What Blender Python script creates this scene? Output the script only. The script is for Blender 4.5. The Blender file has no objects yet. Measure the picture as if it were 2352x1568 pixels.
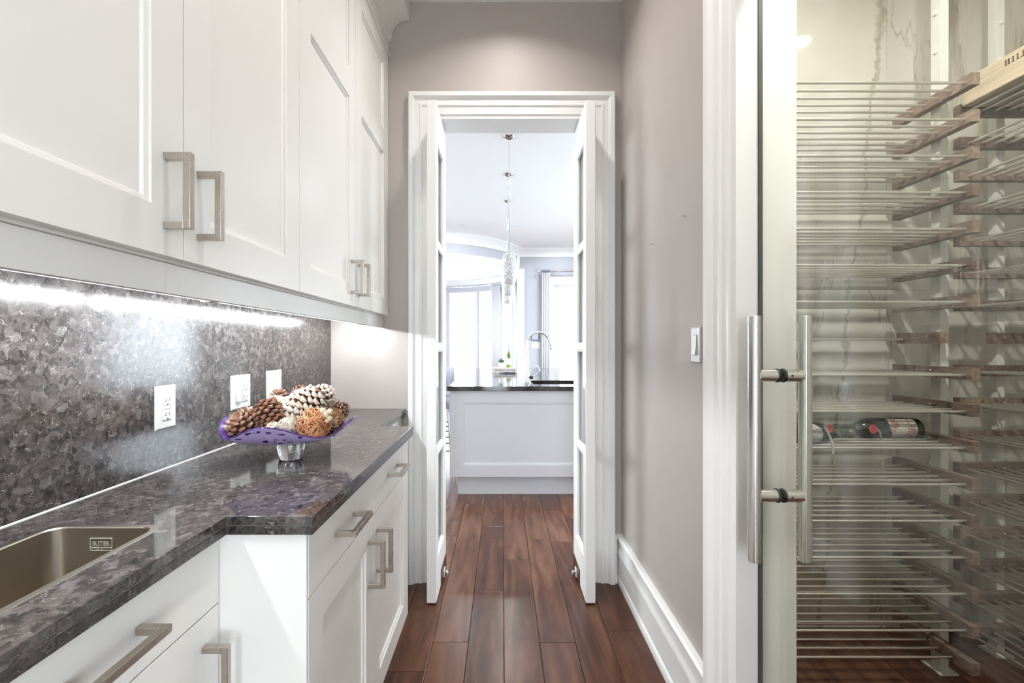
import bpy, bmesh, math, random
from mathutils import Vector, Matrix
random.seed(7)
PI = math.pi
SC = bpy.context.scene
COL = SC.collection

# ------------------------------------------------------------------ camera
F, CX, CY, CZ = 1045.0, 1154.0, 795.0, 1.25        # focal length and vanishing point in pixels of a 2352 x 1568 frame
cam_d = bpy.data.cameras.new('camera')
cam_d.sensor_fit = 'HORIZONTAL'; cam_d.sensor_width = 36.0
cam_d.lens = 36.0 * F / 2352
cam_d.shift_x = (1176 - CX) / 2352
cam_d.shift_y = (CY - 784) / 2352
cam_d.clip_start = 0.02; cam_d.clip_end = 200
cam = bpy.data.objects.new('camera', cam_d); COL.objects.link(cam)
cam.location = (0, 0, CZ); cam.rotation_euler = (PI / 2, 0, 0)
SC.camera = cam

# ------------------------------------------------------------------ world, exposure
SKY_STRENGTH = 16.0
POT_W, REAR_FILL_W, CELLAR_W, KITCHEN_W, LED_L = 7.3, 4.0, 2.7, 6.0, 118.0
CELLAR_FILL_W = 30.0
w = bpy.data.worlds.new('overcast_sky'); SC.world = w; w.use_nodes = True
bg = w.node_tree.nodes['Background']
bg.inputs[0].default_value = (0.85, 0.92, 1.0, 1); bg.inputs[1].default_value = SKY_STRENGTH
vs = SC.view_settings
vs.view_transform = 'Standard'; vs.look = 'None'; vs.gamma = 1.0; vs.exposure = 0.22; vs.use_curve_mapping = False
SC.cycles.max_bounces = 10; SC.cycles.diffuse_bounces = 5; SC.cycles.glossy_bounces = 4
SC.cycles.transmission_bounces = 8; SC.cycles.transparent_max_bounces = 16
SC.cycles.caustics_reflective = False; SC.cycles.caustics_refractive = False
SC.cycles.sample_clamp_indirect = 6.0
SC.cycles.use_denoising = True
SC.cycles.use_adaptive_sampling = True; SC.cycles.adaptive_threshold = 0.03

# ------------------------------------------------------------------ node helpers
class NT:
    def __init__(s, name):
        s.m = bpy.data.materials.new(name); s.m.use_nodes = True
        s.t = s.m.node_tree; s.n = s.t.nodes; s.l = s.t.links
        s.p = s.n['Principled BSDF']; s.out = s.n['Material Output']
    def new(s, typ, **kw):
        nd = s.n.new(typ)
        for k, v in kw.items(): setattr(nd, k, v)
        return nd
    def put(s, sock, v):
        if v is None: return
        if isinstance(v, bpy.types.NodeSocket): s.l.new(v, sock)
        elif isinstance(v, (tuple, list)) and len(v) == 3 and sock.type == 'RGBA': sock.default_value = (*v, 1)
        else: sock.default_value = v
    def math(s, op, a, b=None, c=None, clamp=False):
        nd = s.new('ShaderNodeMath', operation=op, use_clamp=clamp)
        s.put(nd.inputs[0], a); s.put(nd.inputs[1], b); s.put(nd.inputs[2], c)
        return nd.outputs[0]
    def vmath(s, op, a, b=None):
        nd = s.new('ShaderNodeVectorMath', operation=op)
        s.put(nd.inputs[0], a); s.put(nd.inputs[1], b)
        return nd.outputs['Value' if op in ('DOT_PRODUCT', 'LENGTH') else 'Vector']
    def obj(s): return s.new('ShaderNodeTexCoord').outputs['Object']
    def pos(s): return s.new('ShaderNodeNewGeometry').outputs['Position']
    def scale(s, v, sc): return s.vmath('MULTIPLY', v, sc if isinstance(sc, tuple) else (sc, sc, sc))
    def noise(s, v, sc=5, det=4, rough=0.55, dist=0.0, col=False):
        nd = s.new('ShaderNodeTexNoise'); s.put(nd.inputs['Vector'], v)
        nd.inputs['Scale'].default_value = sc; nd.inputs['Detail'].default_value = det
        nd.inputs['Roughness'].default_value = rough; nd.inputs['Distortion'].default_value = dist
        return nd.outputs['Color' if col else 0]
    def voro(s, v, sc, feature='F1', out='Distance', rnd=1.0):
        nd = s.new('ShaderNodeTexVoronoi', feature=feature); s.put(nd.inputs['Vector'], v)
        nd.inputs['Scale'].default_value = sc; nd.inputs['Randomness'].default_value = rnd
        return nd.outputs[out]
    def ramp(s, f, stops, interp='LINEAR'):
        nd = s.new('ShaderNodeValToRGB'); s.put(nd.inputs[0], f)
        cr = nd.color_ramp; cr.interpolation = interp
        while len(cr.elements) < len(stops): cr.elements.new(0.5)
        for e, (p, c) in zip(cr.elements, stops):
            e.position = p; e.color = (*c, 1) if isinstance(c, tuple) else (c, c, c, 1)
        return nd.outputs[0]
    def mix(s, f, a, b, typ='MIX'):
        nd = s.new('ShaderNodeMix', data_type='RGBA', blend_type=typ)
        s.put(nd.inputs[0], f); s.put(nd.inputs[6], a); s.put(nd.inputs[7], b)
        return nd.outputs[2]
    def sep(s, v):
        nd = s.new('ShaderNodeSeparateXYZ'); s.put(nd.inputs[0], v); return nd.outputs
    def smooth(s, x, a, b):
        nd = s.new('ShaderNodeMapRange', interpolation_type='SMOOTHSTEP')
        s.put(nd.inputs[0], x); s.put(nd.inputs[1], a); s.put(nd.inputs[2], b); return nd.outputs[0]
    def bump(s, h, dist=0.001, strength=0.5):
        nd = s.new('ShaderNodeBump'); s.put(nd.inputs['Height'], h)
        nd.inputs['Distance'].default_value = dist; nd.inputs['Strength'].default_value = strength
        s.l.new(nd.outputs[0], s.p.inputs['Normal'])
    def set(s, **kw):
        for k, v in kw.items(): s.put(s.p.inputs[k.replace('_', ' ')], v)
        return s

def paint(name, c, rough=0.4, var=0.03, spec=0.5, bump=0.0):
    n = NT(name); nz = n.noise(n.pos(), 7, 3)
    c2 = tuple(x * (1 - var) for x in c)
    n.set(Base_Color=n.mix(nz, c, c2), Roughness=rough)
    n.p.inputs['Specular IOR Level'].default_value = spec
    if bump: n.bump(n.noise(n.pos(), 420, 2), 0.0006, bump)
    return n.m
def metal(name, c, rough=0.25, aniso=None, var=0.97):
    n = NT(name); nz = n.noise(n.scale(n.pos(), aniso or (60, 60, 60)), 4, 3)
    n.set(Base_Color=n.mix(nz, c, tuple(x * var for x in c)), Roughness=n.math('MULTIPLY_ADD', nz, 0.06, rough - 0.03), Metallic=1.0)
    return n.m
def emit(name, c, s):
    n = NT(name); n.set(Base_Color=c, Emission_Color=c); n.p.inputs['Emission Strength'].default_value = s
    return n.m
def clear_glass(name, tint):
    n = NT(name); g = n.new('ShaderNodeNewGeometry')
    c = n.math('ABSOLUTE', n.vmath('DOT_PRODUCT', g.outputs['Incoming'], g.outputs['Normal']))
    r = n.math('MULTIPLY_ADD', n.math('POWER', n.math('SUBTRACT', 1.0, c, clamp=True), 5.0), 0.95, 0.043)
    tr = n.new('ShaderNodeBsdfTransparent'); tr.inputs[0].default_value = (*tint, 1)
    gl = n.new('ShaderNodeBsdfGlossy'); gl.inputs['Roughness'].default_value = 0.0
    mx = n.new('ShaderNodeMixShader'); n.put(mx.inputs[0], r)
    n.l.new(tr.outputs[0], mx.inputs[1]); n.l.new(gl.outputs[0], mx.inputs[2]); n.l.new(mx.outputs[0], n.out.inputs[0])
    return n.m

M = {}
M['cabinet'] = paint('cabinet_lacquer', (0.80, 0.785, 0.755), 0.32, 0.02)
M['trim'] = paint('trim_white', (0.83, 0.825, 0.81), 0.35, 0.02)
M['ceiling'] = paint('ceiling_white', (0.90, 0.90, 0.90), 0.8)
M['taupe'] = paint('taupe_wall', (0.455, 0.410, 0.385), 0.45, 0.05, 0.3, 0.15)
M['kitchen_taupe'] = paint('kitchen_wall', (0.44, 0.44, 0.475), 0.6, 0.04)
M['island'] = paint('island_lacquer', (0.76, 0.80, 0.85), 0.35, 0.02)
M['plastic'] = paint('white_plastic', (0.70, 0.70, 0.68), 0.28, 0.01)
M['slot'] = paint('slot_dark', (0.04, 0.035, 0.03), 0.5)
M['nickel'] = metal('brushed_nickel', (0.50, 0.445, 0.395), 0.28, (9, 9, 9))
M['steel'] = metal('stainless_steel', (0.70, 0.69, 0.67), 0.22, (500, 500, 8))
M['rod_metal'] = metal('satin_aluminium', (0.93, 0.92, 0.89), 0.34, (6, 300, 300))
M['sink_steel'] = metal('sink_steel', (0.46, 0.41, 0.345), 0.3, (400, 400, 12))
M['chrome'] = metal('chrome', (0.85, 0.86, 0.88), 0.06)
M['mirror_plate'] = metal('polished_plate', (0.72, 0.66, 0.62), 0.08)
M['bronze'] = metal('dark_bronze', (0.20, 0.115, 0.085), 0.32)
M['rubber'] = paint('black_rubber', (0.012, 0.012, 0.012), 0.5)
M['led'] = emit('led_diffuser', (0.92, 0.97, 1.0), LED_L)
M['lamp_lens'] = emit('lamp_lens', (1.0, 0.93, 0.84), 18)
M['lamp_lens_cool'] = emit('lamp_lens_cool', (0.95, 0.97, 1.0), 12)
M['glass'] = clear_glass('pane_glass', (0.96, 0.975, 0.97))
M['cellar_glass'] = clear_glass('cellar_glass', (0.955, 0.965, 0.928))
M['white_metal'] = paint('white_coated_metal', (0.80, 0.81, 0.78), 0.35)
M['caulk'] = paint('white_caulk', (0.42, 0.42, 0.41), 0.6)
M['etched'] = paint('etched_mark', (0.62, 0.57, 0.50), 0.5)
M['glue'] = paint('stone_glue', (0.16, 0.15, 0.145), 0.5)
M['outlet_plastic'] = paint('outlet_plastic', (0.52, 0.52, 0.50), 0.28, 0.01)
M['curtain'] = paint('white_curtain', (0.80, 0.80, 0.83), 0.85, 0.08)
M['chair_grey'] = paint('grey_upholstery', (0.42, 0.44, 0.49), 0.7, 0.1)
M['dark_granite'] = None
M['patio'] = paint('pale_patio', (0.7, 0.7, 0.7), 0.8)

def granite(name, k, rough):
    n = NT(name); v = n.obj()
    nv = n.vmath('SUBTRACT', n.noise(v, 38, 3, col=True), (0.5, 0.5, 0.5))
    dv = n.vmath('ADD', v, n.scale(nv, 0.026))
    cell = n.sep(n.voro(dv, 62, 'F1', 'Color'))[0]
    cell2 = n.sep(n.voro(n.vmath('ADD', dv, (3.1, 1.7, 5.2)), 130, 'F1', 'Color'))[1]
    base = n.ramp(cell, [(0.0, tuple(x * k for x in (0.022, 0.020, 0.020))), (0.45, tuple(x * k for x in (0.080, 0.066, 0.063))),
                         (0.8, tuple(x * k for x in (0.15, 0.126, 0.120))), (1.0, tuple(x * k for x in (0.24, 0.225, 0.22)))])
    c = n.mix(0.45, base, n.ramp(cell2, [(0, tuple(x * k for x in (0.03, 0.027, 0.027))), (1, tuple(x * k for x in (0.17, 0.155, 0.15)))]))
    big = n.noise(v, 5.0, 3)
    c = n.mix(1.0, c, n.ramp(big, [(0.3, (0.62, 0.60, 0.60)), (0.7, (1.25, 1.2, 1.2))]), 'MULTIPLY')
    e = n.voro(n.vmath('ADD', v, n.scale(nv, 0.05)), 48, 'DISTANCE_TO_EDGE', 'Distance')
    line = n.math('MULTIPLY', n.math('SUBTRACT', 1.0, n.smooth(e, 0.0, 0.035)), n.smooth(n.noise(v, 60, 2), 0.45, 0.65))
    c = n.mix(n.math('MULTIPLY', line, 0.55), c, (0.36, 0.34, 0.33))
    n.set(Base_Color=c, Roughness=n.math('MULTIPLY_ADD', cell, 0.03, rough))
    n.bump(n.noise(v, 220, 3), 0.0002, 0.05)
    return n.m
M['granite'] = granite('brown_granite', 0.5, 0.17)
M['granite_top'] = granite('brown_granite_top', 0.68, 0.05)  # same stone as the backsplash, light on the top put into a paler tone
M['granite_edge'] = granite('granite_edge', 0.42, 0.16)  # same stone, darkened because the upright edge catches less light
M['dark_granite'] = granite('dark_island_granite', 0.28, 0.06)

def wood(name, stops, sc=(26, 2.2, 26), rough=0.3, coat=0.0, rnd=True, streak=1.0):
    n = NT(name); v = n.obj()
    if rnd:
        r = n.new('ShaderNodeObjectInfo').outputs['Random']
        cmb = n.new('ShaderNodeCombineXYZ'); n.put(cmb.inputs[0], n.math('MULTIPLY', r, 37.0)); n.put(cmb.inputs[1], n.math('MULTIPLY', r, 91.0))
        v = n.vmath('ADD', v, cmb.outputs[0])
    warp = n.noise(n.scale(v, tuple(x * 0.28 for x in sc)), 1.0, 2)
    g = n.noise(n.vmath('ADD', n.scale(v, sc), n.scale(n.noise(n.scale(v, (3, 1.1, 3)), 1.6, 2, col=True), (3.6, 1.2, 3.6))), 1.0, 6, 0.62)
    ring = n.math('SINE', n.math('MULTIPLY', warp, 48.0))
    f = n.math('ADD', n.math('MULTIPLY', g, 0.82), n.math('MULTIPLY', n.math('ADD', ring, 1.0), 0.075 * streak))
    if rnd: f = n.math('ADD', f, n.math('MULTIPLY', n.math('SUBTRACT', r, 0.5), 0.26))
    c = n.ramp(f, stops)
    n.set(Base_Color=c, Roughness=n.math('MULTIPLY_ADD', g, 0.14, rough - 0.07))
    n.p.inputs['Coat Weight'].default_value = coat; n.p.inputs['Coat Roughness'].default_value = 0.12
    n.bump(g, 0.0006, 0.25)
    return n.m
M['floor'] = wood('walnut_floor', [(0.15, (0.040, 0.0145, 0.008)), (0.40, (0.078, 0.029, 0.0155)), (0.58, (0.118, 0.048, 0.026)), (0.85, (0.19, 0.086, 0.050))], (15, 1.5, 15), rough=0.24, coat=0.0, streak=1.3)
M['floor'].node_tree.nodes['Principled BSDF'].inputs['Specular IOR Level'].default_value = 0.38
M['floor_gap'] = paint('floor_gap', (0.015, 0.008, 0.006), 0.8)
M['rail_wood'] = wood('rack_walnut', [(0.25, (0.115, 0.078, 0.060)), (0.5, (0.23, 0.165, 0.132)), (0.75, (0.40, 0.31, 0.26))], (60, 14, 60), 0.45, streak=0.6)
M['pine'] = wood('pale_pine', [(0.25, (0.50, 0.38, 0.25)), (0.5, (0.70, 0.60, 0.46)), (0.75, (0.80, 0.73, 0.60))], (40, 1.6, 40), 0.5, rnd=False)
M['ink'] = paint('black_ink', (0.02, 0.015, 0.012), 0.6)

def marble():
    n = NT('cream_marble'); P = n.pos(); x, y, z = n.sep(P)
    nz = n.noise(P, 3.2, 5, 0.6); fine = n.noise(P, 22, 4, 0.65)
    cloud = n.noise(n.scale(P, (2.0, 2.0, 0.7)), 1.4, 4)
    base = n.ramp(cloud, [(0.3, (0.62, 0.595, 0.53)), (0.55, (0.73, 0.715, 0.665)), (0.75, (0.79, 0.785, 0.75))])
    line = n.math('MULTIPLY_ADD', z, 0.105, 1.515 - 0.105 * 1.145)
    d = n.math('ABSOLUTE', n.math('ADD', n.math('SUBTRACT', x, line), n.math('ADD', n.math('MULTIPLY', n.math('SUBTRACT', nz, 0.5), 0.10), n.math('MULTIPLY', n.math('SUBTRACT', fine, 0.5), 0.075))))
    wd = n.math('MULTIPLY_ADD', n.smooth(z, 2.25, 2.9), 0.028, 0.011)
    v1 = n.math('MULTIPLY', n.math('SUBTRACT', 1.0, n.smooth(d, n.math('MULTIPLY', wd, 0.1), wd)), n.math('MULTIPLY_ADD', n.noise(P, 34, 3), 1.0, 0.25), clamp=True)
    rid = n.math('ABSOLUTE', n.math('SUBTRACT', n.noise(n.scale(P, (2.6, 2.6, 0.55)), 1.0, 6, 0.6), 0.5))
    v2 = n.math('MULTIPLY', n.math('SUBTRACT', 1.0, n.smooth(rid, 0.0, 0.012)), n.smooth(n.noise(P, 2.1, 2), 0.42, 0.62))
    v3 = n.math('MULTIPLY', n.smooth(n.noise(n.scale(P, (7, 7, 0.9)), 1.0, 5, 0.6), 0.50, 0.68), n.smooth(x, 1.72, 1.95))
    c = n.mix(n.math('MULTIPLY', v1, 0.75), base, (0.24, 0.235, 0.145))
    c = n.mix(n.math('MULTIPLY', v2, 0.6), c, (0.26, 0.24, 0.16))
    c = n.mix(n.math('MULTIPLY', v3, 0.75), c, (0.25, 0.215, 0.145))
    n.set(Base_Color=c, Roughness=0.07)
    return n.m
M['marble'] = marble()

def purple_glass():
    n = NT('violet_art_glass'); v = n.obj()
    wv = n.vmath('ADD', v, n.scale(n.vmath('SUBTRACT', n.noise(v, 30, 2, col=True), (0.5, 0.5, 0.5)), 0.02))
    d = n.voro(n.scale(wv, (1, 1, 2.2)), 38, 'F1', 'Distance')
    rr = n.sep(n.voro(n.scale(wv, (1, 1, 2.2)), 38, 'F1', 'Color'))[0]
    spot = n.math('MULTIPLY', n.math('SUBTRACT', 1.0, n.smooth(d, 0.28, 0.36)), n.math('GREATER_THAN', rr, 0.42))
    c = n.mix(spot, n.mix(n.noise(v, 12, 2), (0.56, 0.43, 0.84), (0.72, 0.60, 0.93)), (0.055, 0.02, 0.16))
    n.set(Base_Color=c, Roughness=0.06); n.p.inputs['Coat Weight'].default_value = 0.6
    return n.m
M['violet'] = purple_glass()
def dark_violet():
    n = NT('dark_violet_glass'); v = n.obj()
    n.set(Base_Color=n.ramp(n.noise(v, 26, 4), [(0.35, (0.02, 0.008, 0.05)), (0.65, (0.12, 0.06, 0.26))]), Roughness=0.06); return n.m
M['violet_dark'] = dark_violet()
def crystal():
    n = NT('clear_crystal'); n.set(Base_Color=(0.97, 0.98, 1.0), Roughness=n.math('MULTIPLY', n.noise(n.obj(), 9, 1), 0.01))
    n.p.inputs['Transmission Weight'].default_value = 1.0; n.p.inputs['IOR'].default_value = 1.5; return n.m
M['crystal'] = crystal()
def nut(name, a, b, rough=0.6, sc=60):
    n = NT(name); n.set(Base_Color=n.mix(n.smooth(n.noise(n.obj(), sc, 3), 0.3, 0.7), a, b), Roughness=rough); return n.m
M['cone_brown'] = nut('cone_brown', (0.085, 0.032, 0.018), (0.24, 0.105, 0.055))
M['cone_tan'] = nut('cone_tan', (0.16, 0.075, 0.03), (0.48, 0.27, 0.12))
M['cone_dark'] = nut('cone_dark', (0.03, 0.016, 0.012), (0.13, 0.065, 0.042))
M['cone_white'] = nut('cone_whitewash', (0.46, 0.40, 0.32), (0.66, 0.61, 0.53))
M['cone_tip'] = nut('cone_pale_tip', (0.20, 0.10, 0.06), (0.38, 0.24, 0.17))
M['vine'] = nut('copper_vine', (0.40, 0.15, 0.055), (0.60, 0.30, 0.15), 0.55, 30)
M['vine_core'] = nut('vine_core', (0.10, 0.032, 0.012), (0.22, 0.08, 0.033), 0.8)
M['twine'] = nut('cream_twine', (0.46, 0.40, 0.32), (0.64, 0.60, 0.53), 0.7, 30)
M['twine_core'] = nut('twine_core', (0.20, 0.15, 0.11), (0.50, 0.45, 0.38), 0.8)
M['bead'] = nut('cream_bead', (0.48, 0.38, 0.27), (0.60, 0.50, 0.38), 0.4)
M['bottle'] = NT('dark_bottle_glass').set(Base_Color=(0.012, 0.018, 0.010), Roughness=0.06).m
M['capsule'] = nut('green_capsule', (0.055, 0.075, 0.045), (0.085, 0.105, 0.065), 0.38)
M['wax'] = nut('red_wax', (0.42, 0.055, 0.06), (0.55, 0.09, 0.09), 0.35)
M['string'] = nut('grey_string', (0.35, 0.33, 0.29), (0.62, 0.60, 0.55), 0.8, 300)
def label_print():
    n = NT('engraved_label'); v = n.obj()
    a = n.smooth(n.noise(n.scale(v, (1.0, 1, 1.2)), 24, 2), 0.46, 0.52)
    b = n.smooth(n.noise(n.scale(v, (1, 1, 2)), 190, 3), 0.42, 0.56)
    c = n.mix(a, (0.56, 0.50, 0.46), (0.27, 0.115, 0.085)); c = n.mix(n.math('MULTIPLY', b, 0.75), c, (0.70, 0.64, 0.58))
    n.set(Base_Color=c, Roughness=0.3); return n.m
M['label'] = label_print()
M['label_round'] = nut('white_engraved_label', (0.34, 0.34, 0.34), (0.72, 0.72, 0.70), 0.4, 170)
def shade_glass():
    n = NT('crystal_shade'); v = n.obj()
    n.set(Base_Color=n.ramp(n.voro(v, 95, 'F1', 'Distance'), [(0.2, (0.9, 0.9, 0.9)), (0.7, (0.30, 0.31, 0.33))]), Roughness=0.12, Emission_Color=(1.0, 0.97, 0.93))
    n.p.inputs['Emission Strength'].default_value = 0.12
    n.bump(n.voro(v, 95, 'F1', 'Distance'), 0.004, 0.9)
    return n.m
M['shade'] = shade_glass()
M['leaf_green'] = nut('plant_green', (0.05, 0.15, 0.08), (0.14, 0.28, 0.16), 0.5)
M['green_glass'] = nut('green_bottle', (0.10, 0.17, 0.04), (0.28, 0.36, 0.10), 0.08, 9)
M['pale_wood'] = wood('pale_tray_wood', [(0.3, (0.55, 0.50, 0.47)), (0.7, (0.75, 0.72, 0.69))], (40, 4, 40), 0.5, rnd=False)
M['screen'] = NT('panel_screen').set(Base_Color=(0.03, 0.06, 0.12), Roughness=0.1).m

# ------------------------------------------------------------------ mesh helpers
W = {}            # world position of every object's origin
class B:
    def __init__(s): s.v = []; s.f = []
    def add(s, vs, fs):
        o = len(s.v); s.v += [tuple(p) for p in vs]; s.f += [tuple(i + o for i in f) for f in fs]; return s
    def box(s, x0, x1, y0, y1, z0, z1):
        if x0 > x1: x0, x1 = x1, x0
        if y0 > y1: y0, y1 = y1, y0
        if z0 > z1: z0, z1 = z1, z0
        return s.add([(x0,y0,z0),(x1,y0,z0),(x1,y1,z0),(x0,y1,z0),(x0,y0,z1),(x1,y0,z1),(x1,y1,z1),(x0,y1,z1)],
                     [(0,3,2,1),(4,5,6,7),(0,1,5,4),(1,2,6,5),(2,3,7,6),(3,0,4,7)])
    def prism(s, poly, axis, a0, a1):
        n = len(poly)
        def mk(p, a): return {'x': (a, p[0], p[1]), 'y': (p[0], a, p[1]), 'z': (p[0], p[1], a)}[axis]
        vs = [mk(p, a0) for p in poly] + [mk(p, a1) for p in poly]
        fs = [tuple(range(n - 1, -1, -1)), tuple(range(n, 2 * n))] + [(i, (i + 1) % n, n + (i + 1) % n, n + i) for i in range(n)]
        return s.add(vs, fs)
    def loops(s, loops, cap0=True, cap1=True, closed=True):
        n = len(loops[0]); vs = [p for l in loops for p in l]; fs = []
        for k in range(len(loops) - 1):
            for i in range(n if closed else n - 1):
                j = (i + 1) % n; fs.append((k * n + i, k * n + j, (k + 1) * n + j, (k + 1) * n + i))
        if cap0: fs.append(tuple(range(n - 1, -1, -1)))
        if cap1: fs.append(tuple(range((len(loops) - 1) * n, len(loops) * n)))
        return s.add(vs, fs)
    def lathe(s, prof, c=(0, 0, 0), seg=24, axis='z'):
        ls = []
        for r, h in prof:
            l = []
            for i in range(seg):
                a = 2 * PI * i / seg; p, q = r * math.cos(a), r * math.sin(a)
                l.append({'z': (c[0]+p, c[1]+q, c[2]+h), 'x': (c[0]+h, c[1]+p, c[2]+q), 'y': (c[0]+p, c[1]+h, c[2]+q)}[axis])
            ls.append(l)
        return s.loops(ls)
    def tube(s, pts, r, seg=8, closed=False):
        pts = [Vector(p) for p in pts]; n = len(pts); ls = []; u = None
        for i, p in enumerate(pts):
            if closed: t = (pts[(i + 1) % n] - pts[i - 1]).normalized()
            else: t = (pts[min(i + 1, n - 1)] - pts[max(i - 1, 0)]).normalized()
            if u is None: u = t.orthogonal().normalized()
            u = (u - t * u.dot(t)); u = u.normalized() if u.length > 1e-6 else t.orthogonal().normalized()
            w_ = t.cross(u); rr = r[i] if isinstance(r, (list, tuple)) else r
            ls.append([p + (u * math.cos(2*PI*k/seg) + w_ * math.sin(2*PI*k/seg)) * rr for k in range(seg)])
        if closed: ls.append(ls[0]); return s.loops(ls, False, False)
        return s.loops(ls)
    def sphere(s, c, r, seg=16, rings=10, sc=(1, 1, 1)):
        ls = []
        for k in range(1, rings):
            a = PI * k / rings
            ls.append([(c[0] + sc[0]*r*math.sin(a)*math.cos(2*PI*i/seg), c[1] + sc[1]*r*math.sin(a)*math.sin(2*PI*i/seg), c[2] - sc[2]*r*math.cos(a)) for i in range(seg)])
        return s.loops(ls)
    def xf(s, m):
        s.v = [tuple(m @ Vector(p)) for p in s.v]; return s
    def mesh(s, name, mat, origin, smooth=False):
        me = bpy.data.meshes.new(name)
        me.from_pydata([(p[0]-origin[0], p[1]-origin[1], p[2]-origin[2]) for p in s.v], [], s.f)
        bm = bmesh.new(); bm.from_mesh(me); bmesh.ops.recalc_face_normals(bm, faces=bm.faces); bm.to_mesh(me); bm.free()
        if mat is not None: me.materials.append(M[mat] if isinstance(mat, str) else mat)
        if smooth:
            me.polygons.foreach_set('use_smooth', [True] * len(me.polygons)); me.set_sharp_from_angle(angle=math.radians(smooth if smooth is not True else 40))
        me.update(); return me
    def build(s, name, mat, parent=None, bevel=0, smooth=False, seg=2, origin=None):
        xs = [p[0] for p in s.v]; ys = [p[1] for p in s.v]; zs = [p[2] for p in s.v]
        o = origin or ((min(xs)+max(xs))/2, (min(ys)+max(ys))/2, min(zs))
        ob = bpy.data.objects.new(name, s.mesh(name, mat, o, smooth)); COL.objects.link(ob); place(ob, o, parent)
        if bevel:
            bv = ob.modifiers.new('bevel', 'BEVEL'); bv.width = bevel; bv.segments = seg; bv.limit_method = 'ANGLE'; bv.angle_limit = math.radians(40)
        return ob
def place(ob, world, parent=None):
    wv = Vector(world); W[ob.name] = wv
    if parent is not None:
        ob.parent = parent; ob.location = wv - W[parent.name]
    else: ob.location = wv
    return ob
def dup(mesh, name, world, parent=None, rot=None):
    ob = bpy.data.objects.new(name, mesh); COL.objects.link(ob); place(ob, world, parent)
    if rot: ob.rotation_euler = rot
    return ob
def tag(o, label=None, cat=None, group=None, kind=None):
    if label: o['label'] = label
    if cat: o['category'] = cat
    if group: o['group'] = group
    if kind: o['kind'] = kind
    return o
def thing(name, loc, label, cat, group=None, kind=None):
    o = bpy.data.objects.new(name, None); COL.objects.link(o); o.empty_display_size = 0.05
    place(o, loc); return tag(o, label, cat, group, kind)
def struct(b, name, mat, label, cat, **kw):
    return tag(b.build(name, mat, **kw), label, cat, None, 'structure')
def lamp(name, loc, power, size, color, parent, spread=PI):
    d = bpy.data.lights.new(name, 'AREA'); d.shape = 'DISK'; d.size = size; d.energy = power; d.color = color; d.spread = spread
    o = bpy.data.objects.new(name, d); COL.objects.link(o); place(o, loc, parent); return o
def portal(loc, rot, sx, sy):
    d = bpy.data.lights.new('daylight_guide', 'AREA'); d.shape = 'RECTANGLE'; d.size = sx; d.size_y = sy; d.cycles.is_portal = True
    o = bpy.data.objects.new('daylight_guide', d); COL.objects.link(o); o.location = loc; o.rotation_euler = rot
def rrect(x0, x1, y0, y1, r, n=5):
    pts = []
    for cx, cy, a0 in ((x1-r, y1-r, 0), (x0+r, y1-r, 90), (x0+r, y0+r, 180), (x1-r, y0+r, 270)):
        for i in range(n + 1):
            a = math.radians(a0 + 90 * i / n); pts.append((cx + r*math.cos(a), cy + r*math.sin(a)))
    return pts
def slab(name, outer, holes, z0, z1, mat, parent=None, bevel=0):
    bm = bmesh.new(); edges = []
    for lp in [outer] + holes:
        vs = [bm.verts.new((p[0], p[1], z1)) for p in lp]
        edges += [bm.edges.new((vs[i], vs[(i+1) % len(vs)])) for i in range(len(vs))]
    bmesh.ops.triangle_fill(bm, edges=edges, use_beauty=True)
    top = list(bm.faces); ret = bmesh.ops.extrude_face_region(bm, geom=top)
    bmesh.ops.translate(bm, verts=[g for g in ret['geom'] if isinstance(g, bmesh.types.BMVert)], vec=(0, 0, z0 - z1))
    bmesh.ops.recalc_face_normals(bm, faces=bm.faces)
    b = B(); bm.verts.index_update(); b.v = [tuple(v.co) for v in bm.verts]; b.f = [tuple(v.index for v in f.verts) for f in bm.faces]; bm.free()
    return b.build(name, mat, parent, bevel)
def rings(b, mp, u0, u1, v0, v1, prof, cap=True):
    """concentric rectangles: prof = [(inset, depth)], mp maps (u, v, depth) to the world"""
    ls = [[mp(u0+i, v0+i, d), mp(u1-i, v0+i, d), mp(u1-i, v1-i, d), mp(u0+i, v1-i, d)] for i, d in prof]
    return b.loops(ls, False, cap)
def sweepU(b, mp, u0, u1, vtop, prof, vbot=0.0):
    """architrave around an opening, mitred at the head; prof = [(offset from opening, projection)]"""
    st = [[mp(u0-o, vbot, p) for o, p in prof], [mp(u0-o, vtop+o, p) for o, p in prof], [mp(u1+o, vtop+o, p) for o, p in prof], [mp(u1+o, vbot, p) for o, p in prof]]
    return b.loops(st, True, True, True)
def text_mesh(body, size, extrude, mat, name, parent, world, rot, align='CENTER'):
    cu = bpy.data.curves.new(name, 'FONT'); cu.body = body; cu.size = size; cu.extrude = extrude; cu.align_x = align; cu.resolution_u = 3
    t = bpy.data.objects.new(name + '_tmp', cu); COL.objects.link(t)
    bpy.context.view_layer.update()
    me = bpy.data.meshes.new_from_object(t.evaluated_get(bpy.context.evaluated_depsgraph_get()))
    bpy.data.objects.remove(t); bpy.data.curves.remove(cu)
    me.materials.clear(); me.materials.append(M[mat])
    return dup(me, name, world, parent, rot)

# ------------------------------------------------------------------ room shell
XL, XR, YE, ZC = -0.912, 0.632, 2.42, 3.16          # backsplash face, right wall, end wall, pantry ceiling
WT = 0.15
DX0, DX1, DZ = -0.36, 0.458, 2.454                   # doorway to the kitchen
YJ, GX = 1.21, 0.684                                 # cellar jamb, glass plane
KX0, KX1, KY1, KZ = -4.3, 2.9, 9.1, 3.2              # kitchen
BC, BR = (-1.5, 9.7), 1.9                            # round bay

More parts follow.
